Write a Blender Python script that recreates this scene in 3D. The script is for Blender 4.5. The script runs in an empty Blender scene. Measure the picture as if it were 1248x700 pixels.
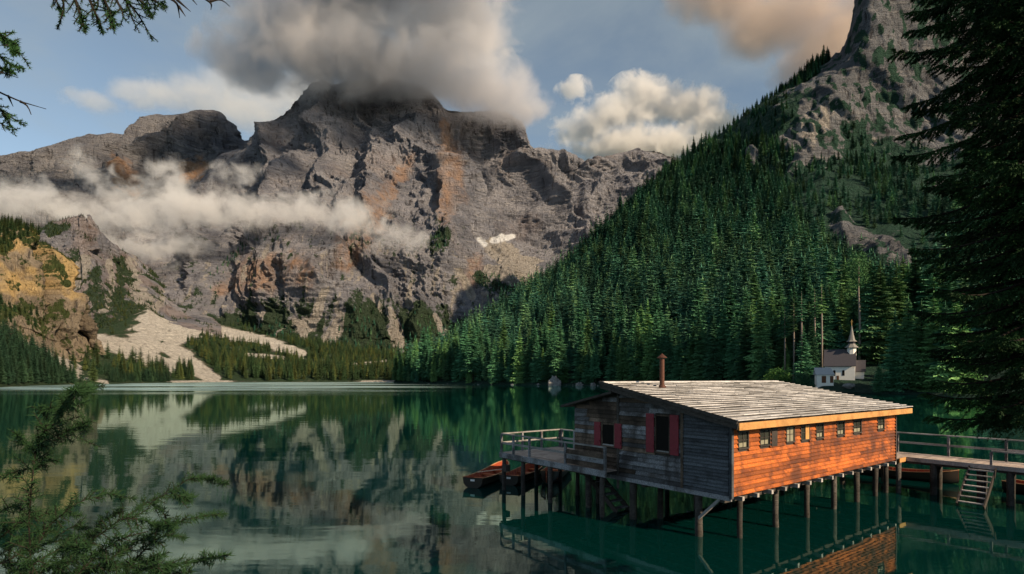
import bpy, bmesh, math, random
import numpy as np
from mathutils import Vector, Matrix

random.seed(7)
RNG = np.random.default_rng(7)
scene = bpy.context.scene
COL = scene.collection

# ---------------------------------------------------------------- camera
H, F, CX, CY = 5.4, 680.0, 624.0, 461.0     # eye height above the lake, focal length / centre / horizon of a 1248 px wide frame
cam_data = bpy.data.cameras.new('camera')
cam = bpy.data.objects.new('camera', cam_data)
COL.objects.link(cam)
cam.location = (0, 0, H)
cam.rotation_euler = (math.radians(90), 0, 0)
cam_data.sensor_width = 36.0
cam_data.lens = 36.0 * F / 1248.0
cam_data.shift_y = (CY - 350.0) / 1248.0
cam_data.clip_start = 0.1
cam_data.clip_end = 40000
scene.camera = cam

# ---------------------------------------------------------------- light
SUN_AZ, SUN_EL = math.radians(131), math.radians(26)     # azimuth from +Y towards +X
to_sun = Vector((math.sin(SUN_AZ) * math.cos(SUN_EL), math.cos(SUN_AZ) * math.cos(SUN_EL), math.sin(SUN_EL)))
sd = bpy.data.lights.new('sun', 'SUN')
sd.energy = 5.0
sd.angle = math.radians(0.6)
sd.color = (1.0, 0.77, 0.52)
sun = bpy.data.objects.new('sun', sd)
COL.objects.link(sun)
sun.rotation_euler = (-to_sun).to_track_quat('-Z', 'Y').to_euler()

world = bpy.data.worlds.new('World')
scene.world = world
world.use_nodes = True

scene.view_settings.view_transform = 'Standard'
scene.view_settings.look = 'None'
scene.view_settings.gamma = 1.0
scene.view_settings.exposure = 0.6
try:
    scene.view_settings.use_curve_mapping = False
except Exception:
    pass
scene.cycles.max_bounces = 8
scene.cycles.diffuse_bounces = 2
scene.cycles.glossy_bounces = 3
scene.cycles.volume_bounces = 3
scene.cycles.transparent_max_bounces = 8
scene.cycles.caustics_reflective = False
scene.cycles.caustics_refractive = False
scene.cycles.sample_clamp_indirect = 4.0
scene.cycles.volume_max_steps = 256
scene.cycles.use_denoising = True


class G:
    """Small node-graph helper."""
    def __init__(self, tree):
        self.t = tree
        tree.nodes.clear()

    def n(self, kind, **kw):
        nd = self.t.nodes.new(kind)
        for k, v in kw.items():
            setattr(nd, k, v)
        return nd

    def put(self, sock, v):
        if v is None:
            return
        if isinstance(v, bpy.types.NodeSocket):
            self.t.links.new(v, sock)
        elif isinstance(v, (tuple, list)) and sock.type == 'RGBA' and len(v) == 3:
            sock.default_value = (*v, 1.0)
        else:
            sock.default_value = v

    def math(self, op, a, b=None, c=None, clamp=False):
        nd = self.n('ShaderNodeMath', operation=op, use_clamp=clamp)
        for i, v in enumerate((a, b, c)):
            self.put(nd.inputs[i], v)
        return nd.outputs[0]

    def vec(self, op, a, b=None, out=0):
        nd = self.n('ShaderNodeVectorMath', operation=op)
        self.put(nd.inputs[0], a)
        if b is not None:
            self.put(nd.inputs[3] if op == 'SCALE' else nd.inputs[1], b)
        return nd.outputs['Value'] if op in ('LENGTH', 'DOT_PRODUCT', 'DISTANCE') else nd.outputs[0]

    def noise(self, vec=None, scale=5.0, detail=4.0, rough=0.55, dist=0.0, dim='3D', ridged=False):
        nd = self.n('ShaderNodeTexNoise', noise_dimensions=dim)
        if ridged:
            nd.noise_type = 'RIDGED_MULTIFRACTAL'
        if vec is not None:
            self.put(nd.inputs['Vector'], vec)
        nd.inputs['Scale'].default_value = scale
        nd.inputs['Detail'].default_value = detail
        nd.inputs['Roughness'].default_value = rough
        nd.inputs['Distortion'].default_value = dist
        return nd.outputs['Fac']

    def ramp(self, fac, stops, interp='LINEAR'):
        nd = self.n('ShaderNodeValToRGB')
        cr = nd.color_ramp
        cr.interpolation = interp
        while len(cr.elements) < len(stops):
            cr.elements.new(0.5)
        for e, (p, c) in zip(cr.elements, stops):
            e.position = p
            e.color = (c, c, c, 1) if isinstance(c, (int, float)) else (*c, 1)
        self.put(nd.inputs[0], fac)
        return nd.outputs[0]

    def smooth(self, v, lo, hi, a=0.0, b=1.0):
        nd = self.n('ShaderNodeMapRange', interpolation_type='SMOOTHSTEP')
        self.put(nd.inputs[0], v)
        for i, x in enumerate((lo, hi, a, b)):
            self.put(nd.inputs[i + 1], x)
        return nd.outputs[0]

    def mix(self, f, a, b, blend='MIX'):
        nd = self.n('ShaderNodeMix', data_type='RGBA', blend_type=blend)
        self.put(nd.inputs[0], f)
        self.put(nd.inputs[6], a)
        self.put(nd.inputs[7], b)
        return nd.outputs[2]

    def mapping(self, vec, scale=(1, 1, 1), rot=(0, 0, 0), loc=(0, 0, 0)):
        nd = self.n('ShaderNodeMapping')
        self.put(nd.inputs['Vector'], vec)
        nd.inputs['Scale'].default_value = scale
        nd.inputs['Rotation'].default_value = rot
        nd.inputs['Location'].default_value = loc
        return nd.outputs[0]

    def pos(self):
        return self.n('ShaderNodeNewGeometry').outputs['Position']

    def rand(self):
        return self.n('ShaderNodeObjectInfo').outputs['Random']

    def attr(self, name):
        return self.n('ShaderNodeAttribute', attribute_name=name).outputs['Fac']

    def bump(self, h, strength=0.5, dist=0.1, normal=None):
        nd = self.n('ShaderNodeBump')
        nd.inputs['Strength'].default_value = strength
        nd.inputs['Distance'].default_value = dist
        self.put(nd.inputs['Height'], h)
        if normal is not None:
            self.put(nd.inputs['Normal'], normal)
        return nd.outputs[0]

    def surface(self, color, rough=0.9, spec=0.3, normal=None, metallic=0.0, extra=None):
        b = self.n('ShaderNodeBsdfPrincipled')
        self.put(b.inputs['Base Color'], color)
        self.put(b.inputs['Roughness'], rough)
        self.put(b.inputs['Specular IOR Level'], spec)
        self.put(b.inputs['Metallic'], metallic)
        if normal is not None:
            self.put(b.inputs['Normal'], normal)
        for k, v in (extra or {}).items():
            self.put(b.inputs[k], v)
        o = self.n('ShaderNodeOutputMaterial')
        self.t.links.new(b.outputs[0], o.inputs['Surface'])
        return b


def new_mat(name):
    m = bpy.data.materials.new(name)
    m.use_nodes = True
    return m, G(m.node_tree)


# ---------------------------------------------------------------- sky: Nishita with broken cloud in every direction
def build_world():
    g = G(world.node_tree)
    sky = g.n('ShaderNodeTexSky', sky_type='NISHITA')
    sky.sun_disc = False
    sky.sun_elevation = SUN_EL
    sky.sun_rotation = SUN_AZ
    sky.altitude = 1500
    sky.air_density = 1.0
    sky.dust_density = 1.2
    sky.ozone_density = 2.0
    d = g.n('ShaderNodeTexCoord').outputs['Generated']
    sep = g.n('ShaderNodeSeparateXYZ')
    g.put(sep.inputs[0], d)
    up = g.math('MAXIMUM', sep.outputs[2], 0.0)
    # thin high veil everywhere: noise on a flat cloud layer
    k = g.math('DIVIDE', 1.0, g.math('ADD', up, 0.14))
    flat = g.vec('SCALE', d, k)
    veil = g.noise(flat, 1.3, 6, 0.58, 0.4)
    veil = g.smooth(veil, 0.38, 0.75, 0.0, 0.6)
    col = g.mix(veil, sky.outputs[0], (3.3, 3.25, 3.4))
    # grey it down a little: evening sky after rain
    hsv = g.n('ShaderNodeHueSaturation')
    hsv.inputs['Saturation'].default_value = SKY_SAT
    hsv.inputs['Value'].default_value = 1.0
    g.put(hsv.inputs['Color'], col)
    tint = g.mix(1.0, hsv.outputs[0], (0.88, 1.02, 1.03), 'MULTIPLY')
    bg = g.n('ShaderNodeBackground')
    g.put(bg.inputs[0], tint)
    bg.inputs[1].default_value = SKY_STRENGTH
    o = g.n('ShaderNodeOutputWorld')
    g.t.links.new(bg.outputs[0], o.inputs['Surface'])


SKY_STRENGTH, SKY_SAT = 0.085, 0.62
build_world()


# ================================================================ helpers
def P(px, py, d):
    """World point at depth d seen at photograph pixel (px, py)."""
    return np.array(((px - CX) / F * d, d, H - (py - CY) / F * d))


def link(o, parent=None):
    COL.objects.link(o)
    if parent is not None:
        o.parent = parent
    return o


def tag(o, label=None, category=None, group=None, kind=None):
    for k, v in (('label', label), ('category', category), ('group', group), ('kind', kind)):
        if v:
            o[k] = v
    return o


def empty(name, loc=(0, 0, 0), rz=0.0, **kw):
    o = bpy.data.objects.new(name, None)
    o.empty_display_size = 0.2
    link(o)
    o.location = loc
    o.rotation_euler = (0, 0, rz)
    return tag(o, **kw)


def mesh_np(name, verts, faces, mat=None, smooth=False, attrs=None):
    """faces: (n,3) or (n,4) int array."""
    me = bpy.data.meshes.new(name)
    verts = np.asarray(verts, np.float32).reshape(-1, 3)
    faces = np.asarray(faces, np.int32)
    k = faces.shape[1]
    me.vertices.add(len(verts))
    me.vertices.foreach_set('co', verts.ravel())
    me.loops.add(faces.size)
    me.loops.foreach_set('vertex_index', faces.ravel())
    me.polygons.add(len(faces))
    me.polygons.foreach_set('loop_start', np.arange(0, faces.size, k, dtype=np.int32))
    if smooth:
        me.polygons.foreach_set('use_smooth', np.ones(len(faces), bool))
    for an, av in (attrs or {}).items():
        at = me.attributes.new(an, 'FLOAT', 'POINT')
        at.data.foreach_set('value', np.asarray(av, np.float32).ravel())
    me.update(calc_edges=True)
    if mat:
        me.materials.append(mat)
    return me


def obj(name, me, parent=None, loc=None, rot=None, scale=None, **kw):
    o = bpy.data.objects.new(name, me)
    link(o, parent)
    if loc is not None:
        o.location = loc
    if rot is not None:
        o.rotation_euler = rot
    if scale is not None:
        o.scale = scale
    return tag(o, **kw)


class MB:
    """Collects simple solids and builds one mesh."""
    def __init__(self):
        self.v, self.f = [], []

    def add(self, vs, fs):
        b = len(self.v)
        self.v += [tuple(float(c) for c in p) for p in vs]
        self.f += [tuple(b + i for i in q) for q in fs]
        return self

    def box(self, x0, x1, y0, y1, z0, z1):
        return self.add([(x0, y0, z0), (x1, y0, z0), (x1, y1, z0), (x0, y1, z0), (x0, y0, z1), (x1, y0, z1), (x1, y1, z1), (x0, y1, z1)],
                        [(0, 3, 2, 1), (4, 5, 6, 7), (0, 1, 5, 4), (1, 2, 6, 5), (2, 3, 7, 6), (3, 0, 4, 7)])

    def tube(self, pts, radii, n=8, cap=True):
        pts = [Vector(p) for p in pts]
        if isinstance(radii, (int, float)):
            radii = [radii] * len(pts)
        rings = []
        for i, p in enumerate(pts):
            t = (pts[min(i + 1, len(pts) - 1)] - pts[max(i - 1, 0)]).normalized()
            a = t.cross(Vector((0, 0, 1)) if abs(t.z) < 0.9 else Vector((1, 0, 0))).normalized()
            b = t.cross(a)
            rings.append([p + (a * math.cos(2 * math.pi * k / n) + b * math.sin(2 * math.pi * k / n)) * radii[i] for k in range(n)])
        vs = [q for r in rings for q in r]
        fs = []
        for i in range(len(rings) - 1):
            for k in range(n):
                fs.append((i * n + k, (i + 1) * n + k, (i + 1) * n + (k + 1) % n, i * n + (k + 1) % n))
        if cap:
            fs.append(tuple(range(n)))
            fs.append(tuple(reversed(range((len(rings) - 1) * n, len(rings) * n))))
        return self.add(vs, fs)

    def bar(self, p, q, w, h, up=(0, 0, 1)):
        p, q = Vector(p), Vector(q)
        t = (q - p).normalized()
        s = t.cross(Vector(up)).normalized() * (w / 2)
        u = s.cross(t).normalized() * (h / 2)
        return self.add([p - s - u, p + s - u, p + s + u, p - s + u, q - s - u, q + s - u, q + s + u, q - s + u],
                        [(0, 1, 2, 3), (7, 6, 5, 4), (0, 4, 5, 1), (1, 5, 6, 2), (2, 6, 7, 3), (3, 7, 4, 0)])

    def lathe(self, prof, n=8, c=(0, 0), phase=0.0):
        vs, fs = [], []
        for r, z in prof:
            for k in range(n):
                a = phase + 2 * math.pi * k / n
                vs.append((c[0] + r * math.cos(a), c[1] + r * math.sin(a), z))
        for i in range(len(prof) - 1):
            for k in range(n):
                fs.append((i * n + k, i * n + (k + 1) % n, (i + 1) * n + (k + 1) % n, (i + 1) * n + k))
        return self.add(vs, fs)

    def mesh(self, name, mat, smooth=False, bevel=0.0):
        me = bpy.data.meshes.new(name)
        me.from_pydata(self.v, [], self.f)
        bm = bmesh.new()
        bm.from_mesh(me)
        bmesh.ops.recalc_face_normals(bm, faces=bm.faces)
        if bevel:
            bmesh.ops.bevel(bm, geom=bm.edges[:], offset=bevel, segments=1, affect='EDGES', clamp_overlap=True)
        bm.to_mesh(me)
        bm.free()
        if smooth:
            me.polygons.foreach_set('use_smooth', [True] * len(me.polygons))
        if mat:
            me.materials.append(mat)
        return me

    def build(self, name, mat, parent=None, smooth=False, bevel=0.0, **kw):
        return obj(name, self.mesh(name, mat, smooth, bevel), parent, **kw)


# ---- gradient noise in numpy
_perm = RNG.permutation(256).astype(np.int32)
_perm = np.concatenate([_perm, _perm, _perm])
_grad = RNG.normal(size=(256, 3)).astype(np.float32)
_grad /= np.linalg.norm(_grad, axis=1)[:, None]


def pn(x, y, z):
    shape = np.shape(x)
    x, y, z = [np.asarray(a, np.float32).ravel() for a in np.broadcast_arrays(x, y, z)]
    xi, yi, zi = np.floor(x).astype(np.int32), np.floor(y).astype(np.int32), np.floor(z).astype(np.int32)
    xf, yf, zf = x - xi, y - yi, z - zi
    xi &= 255; yi &= 255; zi &= 255
    u, v, w = [t * t * t * (t * (t * 6 - 15) + 10) for t in (xf, yf, zf)]
    out = np.zeros_like(xf)
    for dx in (0, 1):
        wx = u if dx else 1 - u
        px = _perm[xi + dx]
        for dy in (0, 1):
            wy = wx * (v if dy else 1 - v)
            py = _perm[px + yi + dy]
            for dz in (0, 1):
                g = _grad[_perm[py + zi + dz] & 255]
                out += wy * (w if dz else 1 - w) * (g[:, 0] * (xf - dx) + g[:, 1] * (yf - dy) + g[:, 2] * (zf - dz))
    return (out * 1.5).reshape(np.shape(x) if not shape else shape)


def fbm(x, y, z, oct=5, gain=0.5, lac=2.03):
    s, a, f = 0.0, 1.0, 1.0
    for i in range(oct):
        s = s + a * pn(x * f + 17.3 * i, y * f + 5.1 * i, z * f - 9.7 * i)
        a *= gain
        f *= lac
    return s


def ridged(x, y, z, oct=5, gain=0.55, lac=2.07):
    s, a, f, w = 0.0, 1.0, 1.0, 1.0
    for i in range(oct):
        r = 1.0 - np.abs(pn(x * f + 31.1 * i, y * f - 7.7 * i, z * f + 3.3 * i)) * 1.6
        r = np.clip(r, 0, 1) ** 2 * w
        w = np.clip(r * 1.6, 0, 1)
        s = s + a * r
        a *= gain
        f *= lac
    return s


def sstep(x, lo, hi):
    t = np.clip((x - lo) / (hi - lo), 0, 1)
    return t * t * (3 - 2 * t)


def net(rows, px0, px1, ncol, seg, blur=5):
    """Surface through rows of (px, py, depth) points; returns grid of world points and the column pixel."""
    px = np.linspace(px0, px1, ncol)
    pts = []
    for r in rows:
        a = np.array(r, float)
        py, d = np.interp(px, a[:, 0], a[:, 1]), np.interp(px, a[:, 0], a[:, 2])
        if blur:
            kern = np.ones(blur) / blur
            d = np.convolve(np.pad(d, blur // 2, mode='edge'), kern, 'valid')[:ncol]
        pts.append(np.stack([d, H - (py - CY) / F * d], -1))
    pts = np.array(pts)                                   # rows, cols, (depth, z)
    n = len(pts)
    seg = [seg] * (n - 1) if isinstance(seg, int) else seg
    out, vv = [], []
    for i in range(n - 1):
        p0, p1, p2, p3 = pts[max(i - 1, 0)], pts[i], pts[i + 1], pts[min(i + 2, n - 1)]
        ts = np.arange(seg[i] + (1 if i == n - 2 else 0)) / seg[i]
        for t in ts:
            lin = p1 * (1 - t) + p2 * t
            cr = 0.5 * (2 * p1 + (p2 - p0) * t + (2 * p0 - 5 * p1 + 4 * p2 - p3) * t * t + (3 * p1 - p0 - 3 * p2 + p3) * t ** 3)
            out.append(0.5 * lin + 0.5 * cr)
            vv.append(i + t)
    g = np.array(out)
    D, Z = g[..., 0], g[..., 1]
    X = (px[None, :] - CX) / F * D
    return np.stack([X, D, Z], -1), px, np.array(vv)


def grid_normals(A):
    du = np.gradient(A, axis=1)
    dv = np.gradient(A, axis=0)
    n = np.cross(du, dv)
    n /= np.linalg.norm(n, axis=-1, keepdims=True) + 1e-9
    flip = np.sign(-(n[..., 1:2]) + 0.35 * n[..., 2:3])
    flip[flip == 0] = 1
    return n * flip


def grid_faces(nr, nc):
    i = np.arange(nr * nc).reshape(nr, nc)
    return np.stack([i[:-1, :-1], i[:-1, 1:], i[1:, 1:], i[1:, :-1]], -1).reshape(-1, 4)


def screen(A):
    """photograph pixel of world points"""
    return CX + A[..., 0] / A[..., 1] * F, CY - (A[..., 2] - H) / A[..., 1] * F


def terrain(name, A, mat, attrs, **kw):
    me = mesh_np(name, A.reshape(-1, 3), grid_faces(*A.shape[:2]), mat, True, attrs)
    return obj(name, me, kind='structure', **kw)


# ================================================================ terrain materials
def rock_material(name, rock_a, rock_b, veg_col, size=1.0, bump=1.0, scree_a=(0.29, 0.268, 0.245), scree_b=(0.47, 0.44, 0.405), bed=1.0, warm_a=(0.36, 0.19, 0.115), warm_b=(0.5, 0.34, 0.22)):
    m, g = new_mat(name)
    p = g.pos()
    n1 = g.noise(p, 0.009 / size, 6, 0.62)
    n2 = g.noise(g.mapping(p, (0.55, 0.55, 5.0), (0.12, 0.38, 0)), 0.02 / size, 8, 0.68, 0.5)     # bedding
    n4 = g.noise(g.mapping(p, (3.0, 3.0, 0.5), (0.0, -0.22, 0)), 0.02 / size, 8, 0.68, 0.8)       # clefts
    n3 = g.noise(p, 0.16 / size, 6, 0.7)
    col = g.mix(g.smooth(n1, 0.32, 0.68), rock_a, rock_b)
    col = g.mix(g.smooth(n2, 0.50, 0.66, 0.0, 0.6 * bed), col, g.mix(0.5, rock_b, (0.42, 0.39, 0.37)))
    col = g.mix(g.smooth(n4, 0.47, 0.34, 0.0, 0.85), col, (0.045, 0.042, 0.047))
    col = g.mix(g.smooth(n2, 0.44, 0.32, 0.0, 0.6 * bed), col, (0.07, 0.063, 0.066))
    col = g.mix(g.attr('warm'), col, g.mix(n3, warm_a, warm_b))
    scree = g.mix(g.smooth(g.math('MULTIPLY', g.math('ADD', n3, n4), 0.5), 0.38, 0.6), scree_a, scree_b)
    sm = g.smooth(g.math('ADD', g.attr('scree'), g.math('MULTIPLY', g.math('SUBTRACT', g.noise(p, 0.05 / size, 8, 0.75), 0.5), 1.7)), 0.35, 0.72)
    col = g.mix(sm, col, scree)
    vg = g.mix(g.noise(p, 0.25 / size, 4, 0.7), veg_col, tuple(c * 2.2 for c in veg_col))
    vm = g.smooth(g.math('ADD', g.attr('veg'), g.math('MULTIPLY', g.math('SUBTRACT', g.noise(p, 0.05 / size, 9, 0.78), 0.5), 3.4)), 0.38, 0.64)
    col = g.mix(vm, col, vg)
    col = g.mix(g.attr('snow'), col, (0.85, 0.87, 0.9))
    h = g.math('ADD', g.noise(p, 0.08 / size, 9, 0.7), g.math('ADD', g.math('MULTIPLY', n2, 1.1 * bed), g.math('MULTIPLY', n4, 1.1)))
    g.surface(col, 0.95, 0.15, g.bump(h, 1.0 * bump, 30.0 * size))
    return m


def strokes(px, py, paths, wob=None, soft=0.5):
    """1 inside any of the brush paths [(x, y, r), ...], fading at the rim."""
    out = np.zeros(np.shape(px), np.float32)
    for path in paths:
        if len(path) == 1:
            path = path * 2
        for (x0, y0, r0), (x1, y1, r1) in zip(path[:-1], path[1:]):
            dx, dy = x1 - x0, y1 - y0
            L2 = dx * dx + dy * dy + 1e-6
            t = np.clip(((px - x0) * dx + (py - y0) * dy) / L2, 0, 1)
            dist = np.hypot(px - x0 - t * dx, py - y0 - t * dy)
            r = r0 + (r1 - r0) * t
            q = dist / r
            if wob is not None:
                q = q + wob
            out = np.maximum(out, sstep(-q, -(1 + soft), -(1 - soft)))
    return out


def zrow(pts):
    return [(px, CY - (z - H) * F / d, d) for px, z, d in pts]


M_rock = rock_material('dolomite_rock', (0.16, 0.168, 0.205), (0.345, 0.345, 0.382), (0.028, 0.045, 0.026))
M_rock_far = rock_material('grey_dolomite_rock', (0.145, 0.15, 0.178), (0.26, 0.26, 0.28), (0.03, 0.045, 0.03), 1.2)
M_cliff = rock_material('ochre_cliff_rock', (0.20, 0.165, 0.125), (0.36, 0.30, 0.225), (0.035, 0.048, 0.016), 0.45, bed=0.2, warm_a=(0.46, 0.30, 0.12), warm_b=(0.70, 0.52, 0.26))  # warm tones hold the painted sunlight of the cliff top
M_valley = rock_material('valley_floor_ground', (0.10, 0.10, 0.07), (0.19, 0.18, 0.13), (0.022, 0.042, 0.02), 0.4, 1.0, (0.36, 0.335, 0.30), (0.76, 0.725, 0.66))
M_slope = rock_material('forest_slope_ground', (0.115, 0.122, 0.138), (0.23, 0.24, 0.262), (0.018, 0.046, 0.032), 0.5)


def rugged(A, vv, ribs, mid, fine, strata, sx=1.0, fade_rows=None, dip=0.35):
    """Push a smooth face into buttresses, gullies, ledges and broken rock."""
    N = grid_normals(A)
    N[..., 2] *= 0.3
    X, Y, Z = A[..., 0] * sx, A[..., 1] * sx, A[..., 2] * sx
    wx = fbm(X / 300, Y / 300, Z / 300, 3) * 70
    lean = X + 0.35 * Z * np.sign(dip)                    # gullies lean with the dip
    r1 = ridged((lean + wx) / 360, Y / 1000, (Z + wx) / 1500, 3, 0.5) - 0.7
    fl, amp, lam = 0.0, 1.0, 120.0
    for k in range(5):                                    # pillars and clefts, stretched down the face at every scale
        ww = wx * (0.9 + 0.2 * k) + 0.25 * lam * pn(X / lam, Y / lam, Z / lam)
        cell = 1 - np.abs(pn((lean + ww) / lam + 7 * k, Y / (2.2 * lam), (Z - 0.6 * ww) / (4.2 * lam) + 3 * k)) * 2.1
        fl = fl + amp * (np.clip(cell, -0.2, 1) - 0.45)
        amp *= 0.56
        lam *= 0.48
    r2 = fl
    q = (Z + dip * X + 0.15 * Y + wx * 0.5) / 46
    fr = q - np.floor(q)
    st = sstep(fr, 0.2, 0.55) - fr
    q2 = (Z + dip * X + 0.15 * Y + wx * 0.5 + 6 * fbm(X / 50, Y / 50, Z / 50, 2)) / 14
    fr2 = q2 - np.floor(q2)
    st2 = sstep(fr2, 0.25, 0.6) - fr2
    band = np.clip(0.55 + 1.2 * fbm(X / 220, Y / 220, Z / 220, 2), 0, 1)
    fi = pn(X / 11, Y / 11, Z / 20)
    disp = ribs * r1 + mid * r2 + fine * fi * 0.35 - strata * band * (st + 0.6 * st2)
    if fade_rows is not None:
        disp = disp * fade_rows[:, None]
    return A + N * disp[..., None], r2, st


# ---------------------------------------------------------------- lake and ground
def water_material():
    m, g = new_mat('lake_water')
    p = g.pos()
    sep = g.n('ShaderNodeSeparateXYZ')
    g.put(sep.inputs[0], p)
    # long swell, small ripples and a band of wind ruffled water far out on the left
    swell = g.noise(g.mapping(p, (0.25, 0.8, 1), (0, 0, 0.2)), 0.55, 3, 0.5, 0.3)
    rip = g.noise(g.mapping(p, (0.5, 1.4, 1), (0, 0, -0.15)), 3.2, 3, 0.55, 0.2)
    wind = g.noise(g.mapping(p, (0.006, 0.02, 1)), 1.0, 4, 0.6)
    far = g.math('MULTIPLY', g.smooth(sep.outputs[1], 110, 330), g.smooth(g.math('DIVIDE', sep.outputs[0], sep.outputs[1]), 0.02, -0.3))
    ruffle = g.math('MULTIPLY', far, g.smooth(wind, 0.3, 0.62))
    h = g.math('ADD', g.math('MULTIPLY', swell, 0.055), g.math('MULTIPLY', rip, 0.0045))
    nrm = g.bump(h, 0.17, 1.0)
    rough = g.math('ADD', 0.02, g.math('MULTIPLY', ruffle, 0.42))
    deep = g.mix(g.noise(g.mapping(p, (0.03, 0.05, 1)), 1.0, 3, 0.5), (0.0, 0.015, 0.014), (0.001, 0.028, 0.025))
    dif = g.n('ShaderNodeBsdfDiffuse')
    g.put(dif.inputs['Color'], deep)
    glo = g.n('ShaderNodeBsdfGlossy')
    g.put(glo.inputs['Color'], (0.74, 1.0, 0.95))
    g.put(glo.inputs['Roughness'], rough)
    g.put(glo.inputs['Normal'], nrm)
    fre = g.n('ShaderNodeFresnel')
    fre.inputs['IOR'].default_value = 2.4
    g.put(fre.inputs['Normal'], nrm)
    mx = g.n('ShaderNodeMixShader')
    g.put(mx.inputs[0], fre.outputs[0])
    g.t.links.new(dif.outputs[0], mx.inputs[1])
    g.t.links.new(glo.outputs[0], mx.inputs[2])
    o = g.n('ShaderNodeOutputMaterial')
    g.t.links.new(mx.outputs[0], o.inputs['Surface'])
    return m


lake = obj('lake', mesh_np('lake', [(-2500, -60, 0), (2500, -60, 0), (2500, 1100, 0), (-2500, 1100, 0)], [(0, 1, 2, 3)], water_material()), kind='structure')

# lake floor / valley base sheet that reaches past everything
obj('ground', mesh_np('ground', [(-30000, -30000, -12), (30000, -30000, -12), (30000, 30000, -12), (-30000, 30000, -12)], [(0, 1, 2, 3)], M_valley,
    attrs={'veg': [1] * 4, 'scree': [0] * 4, 'snow': [0] * 4, 'warm': [0] * 4}), kind='structure')


# the bank the camera stands on (below the frame), with the shore to the right
def near_bank():
    xs, ys = np.linspace(-45, 60, 106), np.linspace(-45, 34, 80)
    X, Y = np.meshgrid(xs, ys)
    s_front = Y - 5.5                                     # >0 in front of the camera: water
    s_right = (0.95 * Y + 3.2 - X) * 0.72                 # >0 left of the right hand shore
    s = np.minimum(s_front, s_right)
    Z = np.clip(2.4 - 0.62 * (s + 4.0), -3, 3.4) + 0.25 * fbm(X / 4, Y / 4, X * 0, 4)
    A = np.stack([X, Y, Z], -1)
    v = np.ones_like(X) * 0.8
    terrain('shore_bank', A, M_valley, {'veg': v, 'scree': v * 0, 'snow': v * 0, 'warm': v * 0})


near_bank()

# ---------------------------------------------------------------- main massif
main_rows = [
    [(150, 425, 1200), (215, 425, 1150), (300, 428, 1130), (420, 438, 1150), (500, 445, 1180), (600, 450, 1250), (900, 452, 1350)],
    [(150, 400, 1320), (190, 388, 1310), (215, 392, 1290), (290, 403, 1250), (345, 408, 1240), (420, 416, 1260), (500, 424, 1300), (560, 400, 1350), (640, 385, 1500), (900, 400, 1600)],
    [(150, 380, 1420), (215, 372, 1380), (255, 348, 1370), (300, 345, 1360), (345, 350, 1330), (420, 352, 1400), (480, 360, 1420), (545, 345, 1450), (600, 335, 1700), (640, 330, 1800), (720, 320, 2000), (900, 330, 2100)],
    [(150, 330, 1650), (215, 365, 1460), (250, 335, 1440), (300, 299, 1430), (345, 291, 1440), (420, 300, 1560), (490, 302, 1580), (545, 290, 1580), (590, 297, 1950), (630, 290, 2120), (700, 270, 2350), (800, 265, 2500), (900, 270, 2600)],
    [(150, 290, 2000), (215, 300, 1900), (260, 275, 1950), (300, 265, 1950), (345, 255, 1950), (420, 240, 1980), (490, 225, 2020), (540, 215, 1960), (585, 230, 2250), (640, 235, 2350), (700, 235, 2500), (800, 225, 2700), (900, 240, 2800)],
    [(150, 275, 2200), (215, 265, 2150), (260, 235, 2250), (293, 205, 2350), (345, 175, 2400), (400, 150, 2420), (470, 150, 2430), (535, 160, 2330), (590, 180, 2480), (640, 195, 2520), (690, 215, 2650), (760, 208, 2850), (800, 203, 2900), (900, 230, 2950)],
    [(150, 270, 2300), (215, 250, 2300), (260, 208, 2450), (293, 172, 2550), (310, 160, 2580), (340, 135, 2600), (366, 107, 2620), (410, 102, 2650), (440, 94, 2680), (470, 90, 2700), (520, 108, 2650), (552, 131, 2560), (570, 133, 2560), (605, 136, 2600), (634, 148, 2600), (641, 172, 2600),
     (650, 180, 2620), (660, 179, 2630), (672, 183, 2640), (688, 189, 2660), (694, 197, 2680), (712, 196, 2750), (740, 190, 2900), (775, 186, 2980), (797, 182, 3000), (815, 188, 3020), (850, 200, 3050), (900, 215, 3100)],
    [(150, 330, 2900), (215, 310, 2950), (366, 200, 3200), (470, 190, 3300), (640, 230, 3200), (800, 240, 3500), (900, 260, 3500)],
]


def scree_main(sx, sy, wob):
    return strokes(sx, sy, [[(395, 355, 4), (385, 385, 7), (372, 400, 16), (360, 412, 22)], [(418, 380, 3), (410, 400, 7), (402, 415, 9)], [(474, 378, 4), (481, 400, 10), (486, 415, 14)], [(530, 385, 3), (540, 405, 7)],
                             [(598, 300, 9), (620, 318, 16), (645, 332, 16), (665, 345, 10)], [(560, 330, 4), (575, 360, 6)], [(597, 330, 8), (640, 345, 7)], [(500, 350, 3), (497, 372, 5)], [(232, 395, 8), (215, 398, 8)],
                             [(455, 360, 3), (468, 385, 4)], [(320, 380, 3), (310, 400, 6)]], wob * 0.7)


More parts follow.
